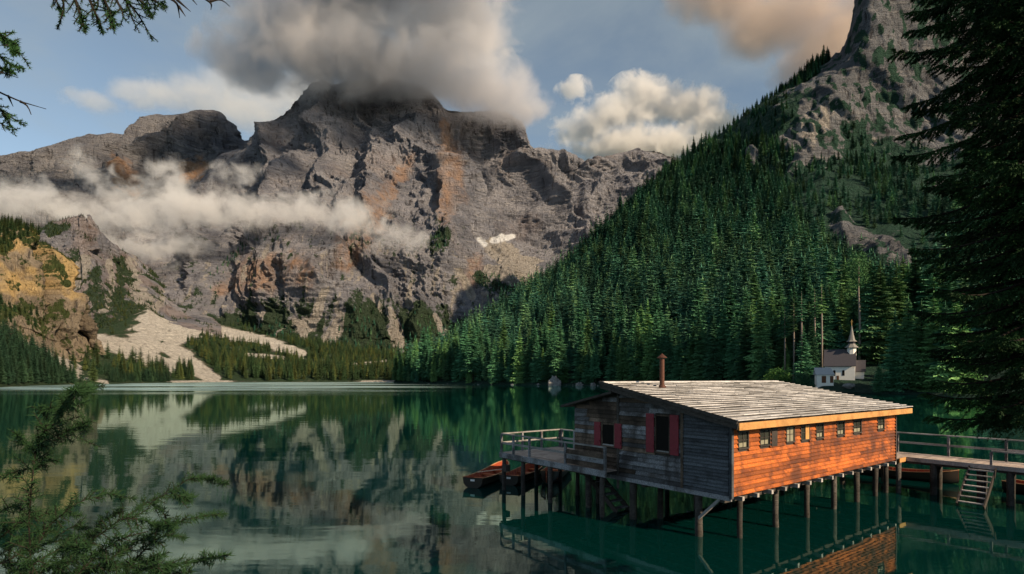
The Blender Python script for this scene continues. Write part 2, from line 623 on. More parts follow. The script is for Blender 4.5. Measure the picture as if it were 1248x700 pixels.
def build_main():
    A, px, vv = net(main_rows, 150, 900, 900, [24, 84, 84, 96, 110, 90, 24])
    fade = np.interp(vv, [0, 0.6, 1.3, 5, 5.8, 6.3, 7], [0.2, 0.5, 0.9, 1, 0.5, 0.4, 0.2])
    A, r2, st = rugged(A, vv, 145, 40, 12, 20, fade_rows=fade)
    sx, sy = screen(A)
    X, Y, Z = A[..., 0], A[..., 1], A[..., 2]
    N = grid_normals(A)
    wob = fbm(X / 60, Y / 60, Z / 60, 4) * 0.8
    streak = fbm(X / 16, Y / 50, Z / 110, 4)
    gully = ridged((X + 30 * fbm(X / 150, Y / 150, Z / 150, 2)) / 95, Y / 900, Z / 700, 2)
    low = sstep(-Z, -235, -135)
    veg = low * 1.0 - 0.75 * sstep(gully, 0.95, 1.3) + 0.35 * streak + 0.25 * (r2 < -0.3)
    veg = veg + 0.9 * strokes(sx, sy, [[(440, 382, 4), (440, 405, 24), (442, 425, 38)], [(510, 380, 3), (512, 405, 18), (515, 425, 26)], [(540, 288, 12), (535, 300, 10)], [(297, 398, 16), (260, 396, 8)], [(345, 405, 10), (350, 420, 18)],
                                       [(590, 345, 12), (620, 350, 12), (655, 345, 8)], [(565, 415, 20)], [(275, 318, 7)], [(555, 345, 8)]], wob, 0.95)
    veg = veg - 0.9 * scree_main(sx, sy, wob)
    veg = veg * (1 - sstep(Z, 420, 620)) + 0.25 * sstep(-Z, -700, -350) * (streak > 0.35)
    scree = scree_main(sx, sy, wob)
    scree = np.maximum(scree, 0.75 * sstep(gully, 1.0, 1.35) * sstep(-Z, -420, -260) * sstep(streak, -0.2, 0.3))
    scree = np.maximum(scree, 0.62 * sstep(fbm(X / 9, Y / 60, Z / 130, 4), 0.12, 0.5) * sstep(-Z, -640, -280))
    snow = strokes(sx, sy, [[(584, 292, 3), (591, 298, 3)], [(601, 294, 4), (612, 290, 4)], [(618, 290, 3.2), (626, 288, 2.4)]], wob * 0.5, 0.25)
    warm = 0.85 * strokes(sx, sy, [[(541, 150, 6), (548, 190, 13), (548, 240, 14), (540, 265, 10)], [(500, 195, 7), (470, 235, 10)], [(582, 320, 8), (570, 345, 10)], [(422, 125, 7)], [(450, 260, 22), (420, 320, 16)],  # first stroke: sunlit streak on the buttress, painted into the rock colour
                                   [(300, 340, 22), (360, 330, 22)], [(270, 355, 10)]], wob)
    warm = np.maximum(warm, 0.18 * sstep(fbm(X / 300, Y / 300, Z / 300, 3), 0.1, 0.6))
    warm = np.clip(warm * (0.55 + 0.5 * fbm(X / 30, Y / 30, Z / 60, 3)), 0, 1)
    terrain('mountain', A, M_rock, {'veg': veg, 'scree': scree, 'snow': snow, 'warm': warm}, label='grey and ochre rock massif whose summit is in cloud')
    return A, veg


MAIN, MAIN_VEG = build_main()

left_rows = [
    [(-160, 400, 1700), (150, 400, 1700), (360, 400, 1800)],
    [(-160, 320, 2100), (150, 320, 2100), (360, 320, 2200)],
    [(-160, 245, 2650), (0, 240, 2650), (100, 228, 2650), (200, 222, 2650), (260, 220, 2650), (360, 250, 2700)],
    [(-160, 215, 2850), (0, 205, 2850), (60, 198, 2850), (120, 185, 2900), (160, 180, 2900), (200, 165, 2900), (265, 165, 2900), (300, 200, 2950), (360, 240, 2950)],
    [(-160, 205, 3000), (-60, 196, 3000), (0, 188, 3000), (22, 185, 3000), (50, 187, 3020), (75, 179, 3050), (100, 171, 3060), (135, 162, 3080), (155, 165, 3100), (170, 152, 3100), (195, 141, 3100), (225, 137, 3100), (265, 138, 3100), (278, 147, 3100), (290, 166, 3100), (302, 172, 3120), (360, 220, 3150)],
    [(-160, 260, 3700), (150, 240, 3800), (360, 280, 3800)],
]


def build_left():
    A, px, vv = net(left_rows, -160, 360, 460, [20, 40, 90, 80, 20], 3)
    fade = np.interp(vv, [0, 1, 3, 3.8, 4.2, 5], [0.5, 1, 1, 0.4, 0.35, 0.2])
    A, r2, st = rugged(A, vv, 115, 32, 12, 24, fade_rows=fade, dip=-0.25)
    sx, sy = screen(A)
    X, Y, Z = A[..., 0], A[..., 1], A[..., 2]
    wob = fbm(X / 60, Y / 60, Z / 60, 4) * 0.9
    warm = 0.95 * strokes(sx, sy, [[(140, 200, 9), (148, 215, 13), (165, 228, 10)], [(222, 205, 8), (240, 205, 11), (225, 215, 8)]], wob)
    z0 = np.zeros_like(X)
    terrain('mountain_ridge', A, M_rock_far, {'veg': z0 - 0.5, 'scree': z0, 'snow': z0, 'warm': warm}, label='blue grey rock ridge behind the drifting cloud on the left')


build_left()

spire_rows = [
    [(10, 425, 950), (120, 425, 950), (270, 425, 1000)],
    [(10, 400, 1050), (80, 398, 1050), (130, 402, 1050), (190, 392, 1120), (270, 400, 1150)],
    [(10, 350, 1130), (60, 340, 1130), (100, 335, 1130), (125, 350, 1140), (150, 350, 1190), (190, 368, 1220), (215, 385, 1230), (270, 398, 1240)],
    [(10, 310, 1190), (60, 295, 1190), (98, 285, 1180), (112, 300, 1190), (150, 325, 1290), (190, 345, 1340), (215, 370, 1330), (270, 395, 1330)],
    [(10, 312, 1230), (40, 292, 1240), (62, 277, 1240), (80, 268, 1240), (92, 264, 1235), (98, 261, 1235), (102, 267, 1235), (107, 261, 1235), (114, 271, 1240), (122, 282, 1245), (132, 292, 1250), (145, 303, 1330), (165, 312, 1400), (190, 335, 1450), (215, 360, 1450), (270, 392, 1450)],
    [(10, 360, 1500), (100, 330, 1500), (270, 400, 1700)],
]


def build_spire():
    A, px, vv = net(spire_rows, 10, 270, 380, [16, 70, 70, 60, 16], 3)
    fade = np.interp(vv, [0, 1, 3, 3.9, 4.2, 5], [0.3, 0.8, 1, 0.35, 0.3, 0.2])
    A, r2, st = rugged(A, vv, 24, 15, 6, 5, sx=1.5, fade_rows=fade)
    sx, sy = screen(A)
    X, Y, Z = A[..., 0], A[..., 1], A[..., 2]
    wob = fbm(X / 35, Y / 35, Z / 35, 5, 0.65) * 1.3
    veg = strokes(sx, sy, [[(117, 335, 5), (118, 350, 13), (112, 358, 12)], [(145, 318, 4), (149, 340, 9), (146, 360, 6)], [(145, 375, 9), (160, 380, 14), (185, 388, 9)], [(115, 395, 14), (150, 396, 12), (180, 394, 9)], [(60, 282, 7), (80, 276, 4)], [(200, 345, 9), (195, 325, 12)]], wob, 0.95) \
        + 0.45 * (fbm(X / 25, Y / 25, Z / 25, 3) > 0.35)
    scree = strokes(sx, sy, [[(160, 318, 6), (165, 345, 10), (172, 368, 13), (188, 386, 10)], [(133, 320, 4), (138, 345, 4), (132, 368, 5), (125, 380, 6)], [(205, 350, 5), (190, 378, 5)], [(100, 320, 10), (95, 345, 8)]], wob * 0.7)
    warm = np.clip(0.22 * sstep(fbm(X / 90, Y / 90, Z / 90, 3), -0.2, 0.4), 0, 1)
    terrain('rock_spire', A, M_rock, {'veg': veg, 'scree': scree, 'snow': veg * 0, 'warm': warm}, label='jagged twin rock spire in front of the drifting cloud')
    return A, veg


SPIRE, SPIRE_VEG = build_spire()

# ---------------------------------------------------------------- valley floor behind the lake and the left shore
SHORE = [(-200, 250), (-80, 290), (0, 330), (60, 420), (130, 520), (205, 640), (260, 740), (350, 765), (505, 770), (700, 790)]


def shore_d(px):
    a = np.array(SHORE, float)
    return np.interp(px, a[:, 0], a[:, 1])


def build_valley():
    cols = [60, 130, 205, 260, 350, 420, 505, 640]
    r0 = zrow([(c, -5, shore_d(c) - 30) for c in cols])
    r1 = zrow([(c, 0.9, shore_d(c) + 6) for c in cols])
    r2 = [(60, 450, 620), (130, 448, 650), (205, 443, 800), (260, 447, 860), (350, 449, 880), (420, 450, 900), (505, 452, 900), (640, 455, 920)]
    r3 = [(60, 430, 800), (130, 415, 840), (180, 400, 1000), (205, 400, 1040), (260, 408, 1080), (350, 418, 1120), (420, 430, 1130), (505, 440, 1150), (640, 445, 1200)]
    r4 = [(60, 405, 1000), (130, 400, 1050), (180, 375, 1220), (205, 386, 1260), (260, 399, 1270), (350, 409, 1270), (420, 418, 1290), (505, 430, 1320), (640, 435, 1400)]
    r5 = [(60, 400, 1300), (205, 375, 1500), (350, 395, 1550), (640, 420, 1700)]
    A, px, vv = net([r0, r1, r2, r3, r4, r5], 60, 640, 420, [8, 40, 60, 60, 10])
    X, Y, Z = A[..., 0], A[..., 1], A[..., 2]
    rough = np.interp(vv, [0, 1, 2, 5], [0, 0.25, 1, 1])[:, None]
    A[..., 2] += rough * (5 * fbm(X / 90, Y / 90, X * 0, 4) + 1.0 * fbm(X / 14, Y / 14, X * 0, 3))
    sx, sy = screen(A)
    wob = fbm(X / 45, Y / 45, X * 0, 4) * 0.9
    scree = strokes(sx, sy, [[(186, 362, 7), (190, 380, 14), (186, 400, 24), (178, 420, 22)], [(195, 388, 10), (230, 396, 9), (280, 406, 7), (330, 418, 6), (368, 432, 5)], [(112, 412, 8), (150, 425, 11), (190, 440, 11), (210, 448, 7)],
                             [(205, 422, 12), (228, 440, 9), (245, 452, 9), (262, 464, 8)], [(215, 410, 12), (240, 404, 7)], [(300, 432, 2.5), (345, 437, 2.5)], [(430, 445, 2), (470, 440, 2)]], wob * 0.6)
    shore_w = np.interp(px, [60, 195, 205, 275, 290, 430, 445, 500, 510, 640], [0, 0, 1, 1, 0.15, 0.1, 0.8, 0.8, 0, 0])[None, :]
    scree = np.maximum(scree, shore_w * sstep(-A[..., 2], -3.2, -1.5))
    veg = 0.9 - 1.15 * scree + 0.3 * wob
    terrain('valley_floor', A, M_valley, {'veg': veg, 'scree': scree, 'snow': veg * 0, 'warm': veg * 0})
    return A, scree


VALLEY, VALLEY_SCREE = build_valley()


def build_left_shore():
    cols = [-200, -80, 0, 60, 100, 140, 175, 210]
    r0 = zrow([(c, -5, shore_d(c) - 22) for c in cols])
    r1 = zrow([(c, 0.8, shore_d(c) + 3) for c in cols])
    r2 = [(-200, 425, 360), (-80, 428, 400), (0, 435, 430), (60, 445, 520), (100, 455, 580), (140, 459, 620), (175, 462, 660), (210, 466, 690)]
    r3 = [(-200, 370, 520), (-80, 385, 560), (0, 399, 580), (60, 424, 640), (100, 444, 690), (140, 456, 740), (175, 461, 780), (210, 465, 800)]
    r4 = [(-200, 330, 700), (0, 380, 720), (100, 440, 800), (210, 464, 900)]
    A, px, vv = net([r0, r1, r2, r3, r4], -200, 210, 300, [8, 50, 60, 12])
    X, Y, Z = A[..., 0], A[..., 1], A[..., 2]
    rough = np.interp(vv, [0, 1, 2, 5], [0, 0.25, 1, 1])[:, None]
    A[..., 2] += rough * (3 * fbm(X / 50, Y / 50, X * 0, 4) + 1.0 * fbm(X / 10, Y / 10, X * 0, 3))
    sx, sy = screen(A)
    wob = fbm(X / 30, Y / 30, X * 0, 4) * 0.9
    scree = strokes(sx, sy, [[(-40, 385, 8), (0, 397, 8), (30, 411, 8), (60, 433, 7), (85, 455, 6), (127, 467, 5)], [(60, 428, 5), (90, 446, 5), (110, 460, 4)]], wob * 0.6)
    veg = 0.9 + 0.3 * wob - 1.6 * scree
    terrain('shore_slope', A, M_valley, {'veg': veg, 'scree': scree, 'snow': veg * 0, 'warm': veg * 0})
    return A, scree


LEFTSHORE, LEFT_SCREE = build_left_shore()

cliff_rows = [
    [(-200, 400, 500), (0, 412, 540), (60, 434, 600), (100, 450, 660), (140, 466, 720), (150, 468, 730)],
    [(-200, 372, 530), (0, 396, 570), (60, 418, 630), (100, 440, 680), (140, 463, 735), (150, 467, 740)],
    [(-200, 330, 555), (0, 352, 590), (40, 355, 615), (60, 368, 640), (85, 380, 665), (100, 400, 690), (125, 440, 730), (150, 466, 745)],
    [(-200, 285, 575), (0, 298, 605), (30, 296, 620), (50, 312, 645), (70, 330, 660), (85, 350, 680), (95, 372, 695), (112, 412, 720), (130, 445, 740), (150, 465, 750)],
    [(-200, 245, 650), (0, 276, 655), (20, 278, 660), (40, 284, 665), (47, 295, 670), (60, 304, 675), (75, 320, 680), (85, 337, 690), (92, 362, 700), (99, 367, 702), (104, 385, 710), (115, 412, 725), (130, 443, 745), (150, 464, 755)],
    [(-200, 300, 900), (0, 320, 850), (60, 350, 830), (100, 400, 830), (150, 470, 830)],
]


def build_cliff():
    A, px, vv = net(cliff_rows, -200, 150, 420, [16, 60, 80, 70, 20], 3)
    fade = np.interp(vv, [0, 1, 3, 3.9, 4.2, 5], [0.3, 0.8, 1, 0.4, 0.3, 0.2])
    A, r2, st = rugged(A, vv, 18, 15, 6.0, 1.6, sx=1.8, fade_rows=fade, dip=0.6)
    sx, sy = screen(A)
    X, Y, Z = A[..., 0], A[..., 1], A[..., 2]
    wob = fbm(X / 18, Y / 18, Z / 18, 5, 0.65) * 1.4
    veg = strokes(sx, sy, [[(-100, 260, 14), (0, 276, 12), (35, 282, 10), (45, 292, 5)], [(55, 305, 9), (70, 325, 9), (82, 345, 5)], [(-20, 300, 12), (10, 300, 9)], [(-20, 385, 12), (20, 378, 9), (50, 395, 9)], [(60, 375, 7), (80, 385, 5)], [(110, 435, 8)]], wob, 0.95) \
        + 0.5 * sstep(fbm(X / 14, Y / 14, Z / 14, 4), 0.15, 0.5)
    z0 = veg * 0
    warm = 0.95 * sstep(-sy + 14 * wob, -372, -335) * sstep(0.3 + 0.8 * fbm(X / 40, Y / 40, Z / 40, 4), 0.0, 0.4)  # golden sunlight on the upper face painted into the colour, grey-brown rock below
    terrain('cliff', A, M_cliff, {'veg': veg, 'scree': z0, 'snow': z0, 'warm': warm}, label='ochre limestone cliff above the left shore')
    return A, veg


CLIFF, CLIFF_VEG = build_cliff()

# ---------------------------------------------------------------- forested slope on the right
slope_shore = [(480, 560), (503, 545), (520, 520), (600, 450), (700, 395), (800, 320), (880, 262), (940, 222), (985, 200), (1000, 196), (1060, 190), (1110, 182), (1170, 158), (1260, 125), (1400, 90)]


def slope_shore_d(px):
    a = np.array(slope_shore, float)
    return np.interp(px, a[:, 0], a[:, 1])


def build_slope():
    cols = [480, 503, 520, 560, 600, 650, 700, 750, 800, 840, 880, 910, 940, 970, 1000, 1030, 1060, 1110, 1170, 1260, 1400]
    r0 = zrow([(c, -5, slope_shore_d(c) - 16) for c in cols])
    r1 = zrow([(c, 0.7, slope_shore_d(c) + 2) for c in cols])
    r2 = zrow([(c, float(np.interp(c, [480, 600, 900, 1000, 1400], [2, 5, 4.6, 3.7, 3.7])), slope_shore_d(c) + float(np.interp(c, [480, 600, 900, 975, 1000, 1115, 1160, 1400], [8, 18, 30, 26, 11, 11, 30, 40]))) for c in cols])
    r3 = [(480, 466, 600), (503, 464, 600), (540, 450, 590), (600, 435, 560), (700, 400, 530), (800, 370, 500), (900, 355, 470), (1000, 350, 440), (1060, 345, 430), (1150, 335, 420), (1400, 300, 400)]
    r4 = [(480, 466, 640), (503, 463, 640), (540, 445, 620), (600, 415, 630), (700, 360, 650), (800, 295, 670), (900, 252, 690), (955, 215, 708), (1000, 194, 712), (1060, 188, 712), (1150, 180, 700), (1400, 150, 660)]
    r5 = [(480, 467, 690), (503, 463, 690), (540, 442, 690), (600, 405, 720), (640, 378, 740), (700, 327, 770), (760, 272, 800), (810, 226, 820), (850, 196, 830), (900, 162, 825), (950, 134, 775), (1000, 114, 748), (1060, 100, 745), (1150, 88, 735), (1400, 60, 720)]
    r6 = [(480, 468, 740), (503, 464, 740), (540, 442, 740), (600, 403, 780), (640, 375, 800), (700, 322, 830), (760, 266, 860), (810, 218, 880), (850, 187, 890), (900, 150, 900), (950, 113, 900), (1000, 80, 880), (1022, 66, 860), (1030, 48, 850), (1036, 22, 845), (1042, -5, 840), (1060, -60, 830), (1150, -120, 830), (1400, -200, 820)]
    r7 = [(480, 480, 1000), (600, 430, 1050), (810, 290, 1150), (1000, 190, 1150), (1060, 0, 1050), (1400, -150, 1050)]
    A, px, vv = net([r0, r1, r2, r3, r4, r5, r6, r7], 480, 1400, 560, [6, 10, 60, 90, 90, 60, 14], 7)
    X, Y, Z = A[..., 0], A[..., 1], A[..., 2]
    sx, sy = screen(A)
    wob0 = fbm(X / 60, Y / 60, Z / 60, 4)
    crag = strokes(sx, sy, [[(1036, 5, 14), (1048, 60, 30), (1035, 110, 38), (1000, 148, 36), (972, 172, 16)], [(1060, 20, 50), (1110, 90, 75), (1180, 120, 80)], [(1020, 270, 10), (1035, 292, 12), (1070, 300, 16), (1100, 325, 12)], [(982, 192, 10), (960, 212, 6)], [(918, 192, 6), (918, 202, 5)]], wob0 * 0.7)
    N = grid_normals(A)
    disp = (8 * fbm(X / 110, Y / 110, Z / 110, 4) + 2.5 * fbm(X / 20, Y / 20, Z / 20, 3)) * np.interp(vv, [0, 2, 3, 7], [0, 0.1, 1, 1])[:, None]
    cr = ridged(X / 55, Y / 55, Z / 90, 5) - 0.8
    q = (Z + 0.5 * X) / 26
    fr = q - np.floor(q)
    fl = 1 - np.abs(pn((X + 0.4 * Z) / 42, Y / 60, Z / 190)) * 2 + 0.5 * (1 - np.abs(pn((X + 0.4 * Z) / 11, Y / 18, Z / 50)) * 2)
    disp = disp + crag * (2.5 * cr + 7 * fl + 3.5 * (fr - sstep(fr, 0.3, 0.6)))
    disp *= np.interp(vv, [0, 4.8, 5.8, 7], [1, 1, 0.5, 0.4])[:, None]
    A = A + N * disp[..., None]
    X, Y, Z = A[..., 0], A[..., 1], A[..., 2]
    sx, sy = screen(A)
    streak = fbm(X / 12, Y / 12, Z / 30, 4)
    veg = 1.0 - 2.0 * crag * sstep(streak + 0.5 * fbm(X / 35, Y / 35, Z / 35, 3), -0.45, 0.35)
    scree = 0.8 * strokes(sx, sy, [[(1070, 298, 6)], [(960, 190, 5), (945, 212, 5)], [(1000, 150, 20)], [(1060, 178, 10), (1050, 190, 6)]], wob0) * (streak > -0.1) + 0.18 * crag * (streak > 0.2)
    terrain('hillside', A, M_slope, {'veg': veg, 'scree': scree, 'snow': veg * 0, 'warm': veg * 0}, label='steep forested mountainside with grey crags on the right')
    return A, px, vv, crag


SLOPE, SLOPE_PX, SLOPE_V, SLOPE_CRAG = build_slope()


# ================================================================ built structures: materials
A_ROT = math.atan2(0.6, 0.8)


def wood_material(name, c1, c2, c3, grain_rot, stain=0.0, stain_col=(0.02, 0.017, 0.015), rough=0.85, bump=0.6, vary=0.5, scale=1.0):
    m, g = new_mat(name)
    p = g.mapping(g.pos(), (1, 1, 1), (0, 0, grain_rot))
    r = g.rand()
    off = g.n('ShaderNodeCombineXYZ')
    g.put(off.inputs[0], g.math('MULTIPLY', r, 37.0))
    g.put(off.inputs[2], g.math('MULTIPLY', r, 91.0))
    q = g.vec('ADD', p, off.outputs[0])
    grain = g.noise(g.mapping(q, (1.2 * scale, 14 * scale, 14 * scale)), 2.2, 6, 0.65, 0.6)
    blot = g.noise(q, 1.6 * scale, 5, 0.65)
    col = g.mix(g.smooth(grain, 0.32, 0.68), c1, c2)
    col = g.mix(g.smooth(blot, 0.45, 0.7, 0, 0.75), col, c3)
    val = g.n('ShaderNodeHueSaturation')
    g.put(val.inputs['Color'], col)
    g.put(val.inputs['Value'], g.math('ADD', 1.0 - vary * 0.5, g.math('MULTIPLY', r, vary)))
    col = val.outputs[0]
    if stain:
        st = g.noise(g.mapping(g.pos(), (1, 1, 0.55)), 0.9, 6, 0.66, 0.5)
        col = g.mix(g.smooth(st, 0.47, 0.63, 0, stain), col, stain_col)
    g.surface(col, rough, 0.25, g.bump(grain, bump, 0.01))
    return m


M_orange = wood_material('larch_siding', (0.21, 0.042, 0.007), (0.44, 0.125, 0.017), (0.07, 0.016, 0.006), A_ROT, 0.85, (0.07, 0.022, 0.008), 0.6, 0.9, 1.1, 0.9)
M_grey_wood = wood_material('weathered_grey_wood', (0.075, 0.08, 0.09), (0.30, 0.30, 0.315), (0.045, 0.034, 0.027), A_ROT + math.pi / 2, 0.7, (0.025, 0.02, 0.018), 0.9, 1.0, 1.2)
M_brown_wood = wood_material('weathered_brown_wood', (0.075, 0.052, 0.038), (0.22, 0.16, 0.12), (0.03, 0.02, 0.015), A_ROT + math.pi / 2, 0.7, (0.016, 0.012, 0.010), 0.9, 1.0, 1.2)
M_blue_wood = wood_material('slatted_blue_grey_wood', (0.055, 0.062, 0.072), (0.13, 0.145, 0.165), (0.03, 0.033, 0.038), A_ROT + math.pi / 2, 0.5, (0.02, 0.02, 0.022), 0.9, 0.9, 0.7)
M_dark_wood = wood_material('dark_beam_wood', (0.03, 0.026, 0.023), (0.075, 0.065, 0.058), (0.02, 0.017, 0.015), A_ROT, 0.0, rough=0.9)
M_fascia = wood_material('honey_fascia_wood', (0.42, 0.20, 0.06), (0.56, 0.31, 0.11), (0.28, 0.12, 0.035), A_ROT, 0.3, (0.06, 0.03, 0.015), 0.7)
M_shingle = wood_material('silver_roof_board', (0.33, 0.325, 0.325), (0.52, 0.51, 0.505), (0.20, 0.195, 0.19), A_ROT, 0.35, (0.12, 0.105, 0.095), 0.8, 0.7, 0.6)
M_post = wood_material('pile_wood', (0.028, 0.025, 0.022), (0.10, 0.09, 0.08), (0.014, 0.012, 0.011), 0, 0.5, (0.02, 0.018, 0.016), 0.9, 0.9, 0.8)
M_rail = wood_material('railing_wood', (0.26, 0.25, 0.24), (0.46, 0.44, 0.42), (0.12, 0.11, 0.105), A_ROT + math.pi / 2, 0.3, (0.06, 0.055, 0.05), 0.85, 0.8, 0.6)
M_deck = wood_material('deck_board_wood', (0.34, 0.27, 0.225), (0.50, 0.41, 0.35), (0.22, 0.17, 0.14), A_ROT, 0.25, (0.1, 0.08, 0.065), 0.85, 0.7, 0.5)


def plain(name, col, rough=0.7, spec=0.3, metallic=0.0, var=0.25, sc=4.0, bump=0.2):
    m, g = new_mat(name)
    n = g.noise(g.pos(), sc, 5, 0.6)
    c = g.mix(n, tuple(x * (1 - var) for x in col), tuple(min(1, x * (1 + var)) for x in col))
    g.surface(c, rough, spec, g.bump(n, bump, 0.02), metallic)
    return m


M_red_shutter = plain('red_shutter_paint', (0.20, 0.022, 0.035), 0.6, 0.3, var=0.4, sc=9)
M_interior = plain('dark_interior', (0.012, 0.011, 0.01), 0.95, 0.1)
M_pane = plain('dusty_window_glass', (0.03, 0.034, 0.028), 0.12, 0.6, var=0.5, sc=3)
M_curtain = plain('pale_curtain', (0.22, 0.21, 0.15), 0.8)
M_rust = plain('rusty_pipe_metal', (0.085, 0.035, 0.022), 0.65, 0.4, 0.4, 0.5, 12)
M_hull = plain('tarred_boat_hull', (0.022, 0.016, 0.012), 0.45, 0.4, var=0.4)
M_boat_in = wood_material('varnished_red_boat_wood', (0.24, 0.036, 0.016), (0.36, 0.07, 0.026), (0.15, 0.024, 0.012), A_ROT, 0.2, (0.08, 0.02, 0.01), 0.5)
M_boat_seat = wood_material('varnished_boat_seat_wood', (0.36, 0.09, 0.03), (0.50, 0.16, 0.05), (0.22, 0.05, 0.02), A_ROT, 0.2, (0.1, 0.03, 0.01), 0.5)
M_gunwale = wood_material('gunwale_wood', (0.34, 0.17, 0.08), (0.5, 0.28, 0.14), (0.2, 0.09, 0.04), A_ROT, 0.2, rough=0.6)
M_oar = plain('pale_oar_wood', (0.62, 0.52, 0.40), 0.6)
M_white = plain('chapel_plaster', (0.80, 0.78, 0.73), 0.9, 0.2, var=0.12, sc=1.2)
M_slate = plain('slate_shingle', (0.055, 0.052, 0.062), 0.8, 0.3, var=0.4, sc=3)
M_spire = plain('weathered_spire_shingle', (0.21, 0.20, 0.185), 0.85, 0.3, var=0.3, sc=3)
M_chapel_wood = plain('chapel_door_wood', (0.12, 0.05, 0.025), 0.8, var=0.3)
M_gold = plain('gilded_cross_metal', (0.4, 0.25, 0.08), 0.4, 0.5, 0.6)
M_tin = plain('grey_hut_roof', (0.30, 0.31, 0.33), 0.6, 0.4, var=0.2)
M_stone = plain('pale_boulder_stone', (0.19, 0.19, 0.185), 0.95, 0.2, var=0.5, sc=0.6, bump=0.8)
M_sign = plain('white_plate_paint', (0.75, 0.74, 0.72), 0.6)


# ================================================================ boathouse
# local frame: x along the orange wall, y along the gable wall, z above the water
CORNER = (7.07, 18.0, 0.0)
LX, LY = 13.6, 7.34
Z0 = 1.62                       # wall foot
SLOPE_R = 0.206


def roof_z(t):                  # underside of main roof at local y = t
    return 3.93 + SLOPE_R * (t + 0.4)


def lean_z(t):                  # underside of the lean-to roof
    return 4.80 - 0.225 * (t - 4.82)


house = empty('boathouse', CORNER, A_ROT, label='wooden boathouse on piles with orange larch wall and silver board roof', category='boathouse')

# wedge shaped siding board, unit length in x, height 1, thickness 1
_w = MB()
_w.add([(0, 0, 0), (0, -1, 0.04), (0, -1, 0.22), (0, -0.12, 1.0), (0, 0, 1.0), (1, 0, 0), (1, -1, 0.04), (1, -1, 0.22), (1, -0.12, 1.0), (1, 0, 1.0)],
       [(0, 1, 2, 3, 4), (9, 8, 7, 6, 5), (0, 5, 6, 1), (1, 6, 7, 2), (2, 7, 8, 3), (3, 8, 9, 4), (4, 9, 5, 0)])
_side_meshes = {}


def siding(mat):
    if mat.name not in _side_meshes:
        _side_meshes[mat.name] = _w.mesh('siding_board', mat)
    return _side_meshes[mat.name]


def cut(intervals, a, b):
    out = []
    for s, e in intervals:
        if e <= a or s >= b:
            out.append((s, e))
        else:
            if s < a:
                out.append((s, a))
            if e > b:
                out.append((b, e))
    return [(s, e) for s, e in out if e - s > 0.03]


def px_on_right_wall(px):
    u = (px - CX) / F
    return (u * 18 - 7.07) / (0.8 - 0.6 * u)


def px_on_gable(px):
    u = (px - CX) / F
    return (7.07 - 18 * u) / (0.6 + 0.8 * u)


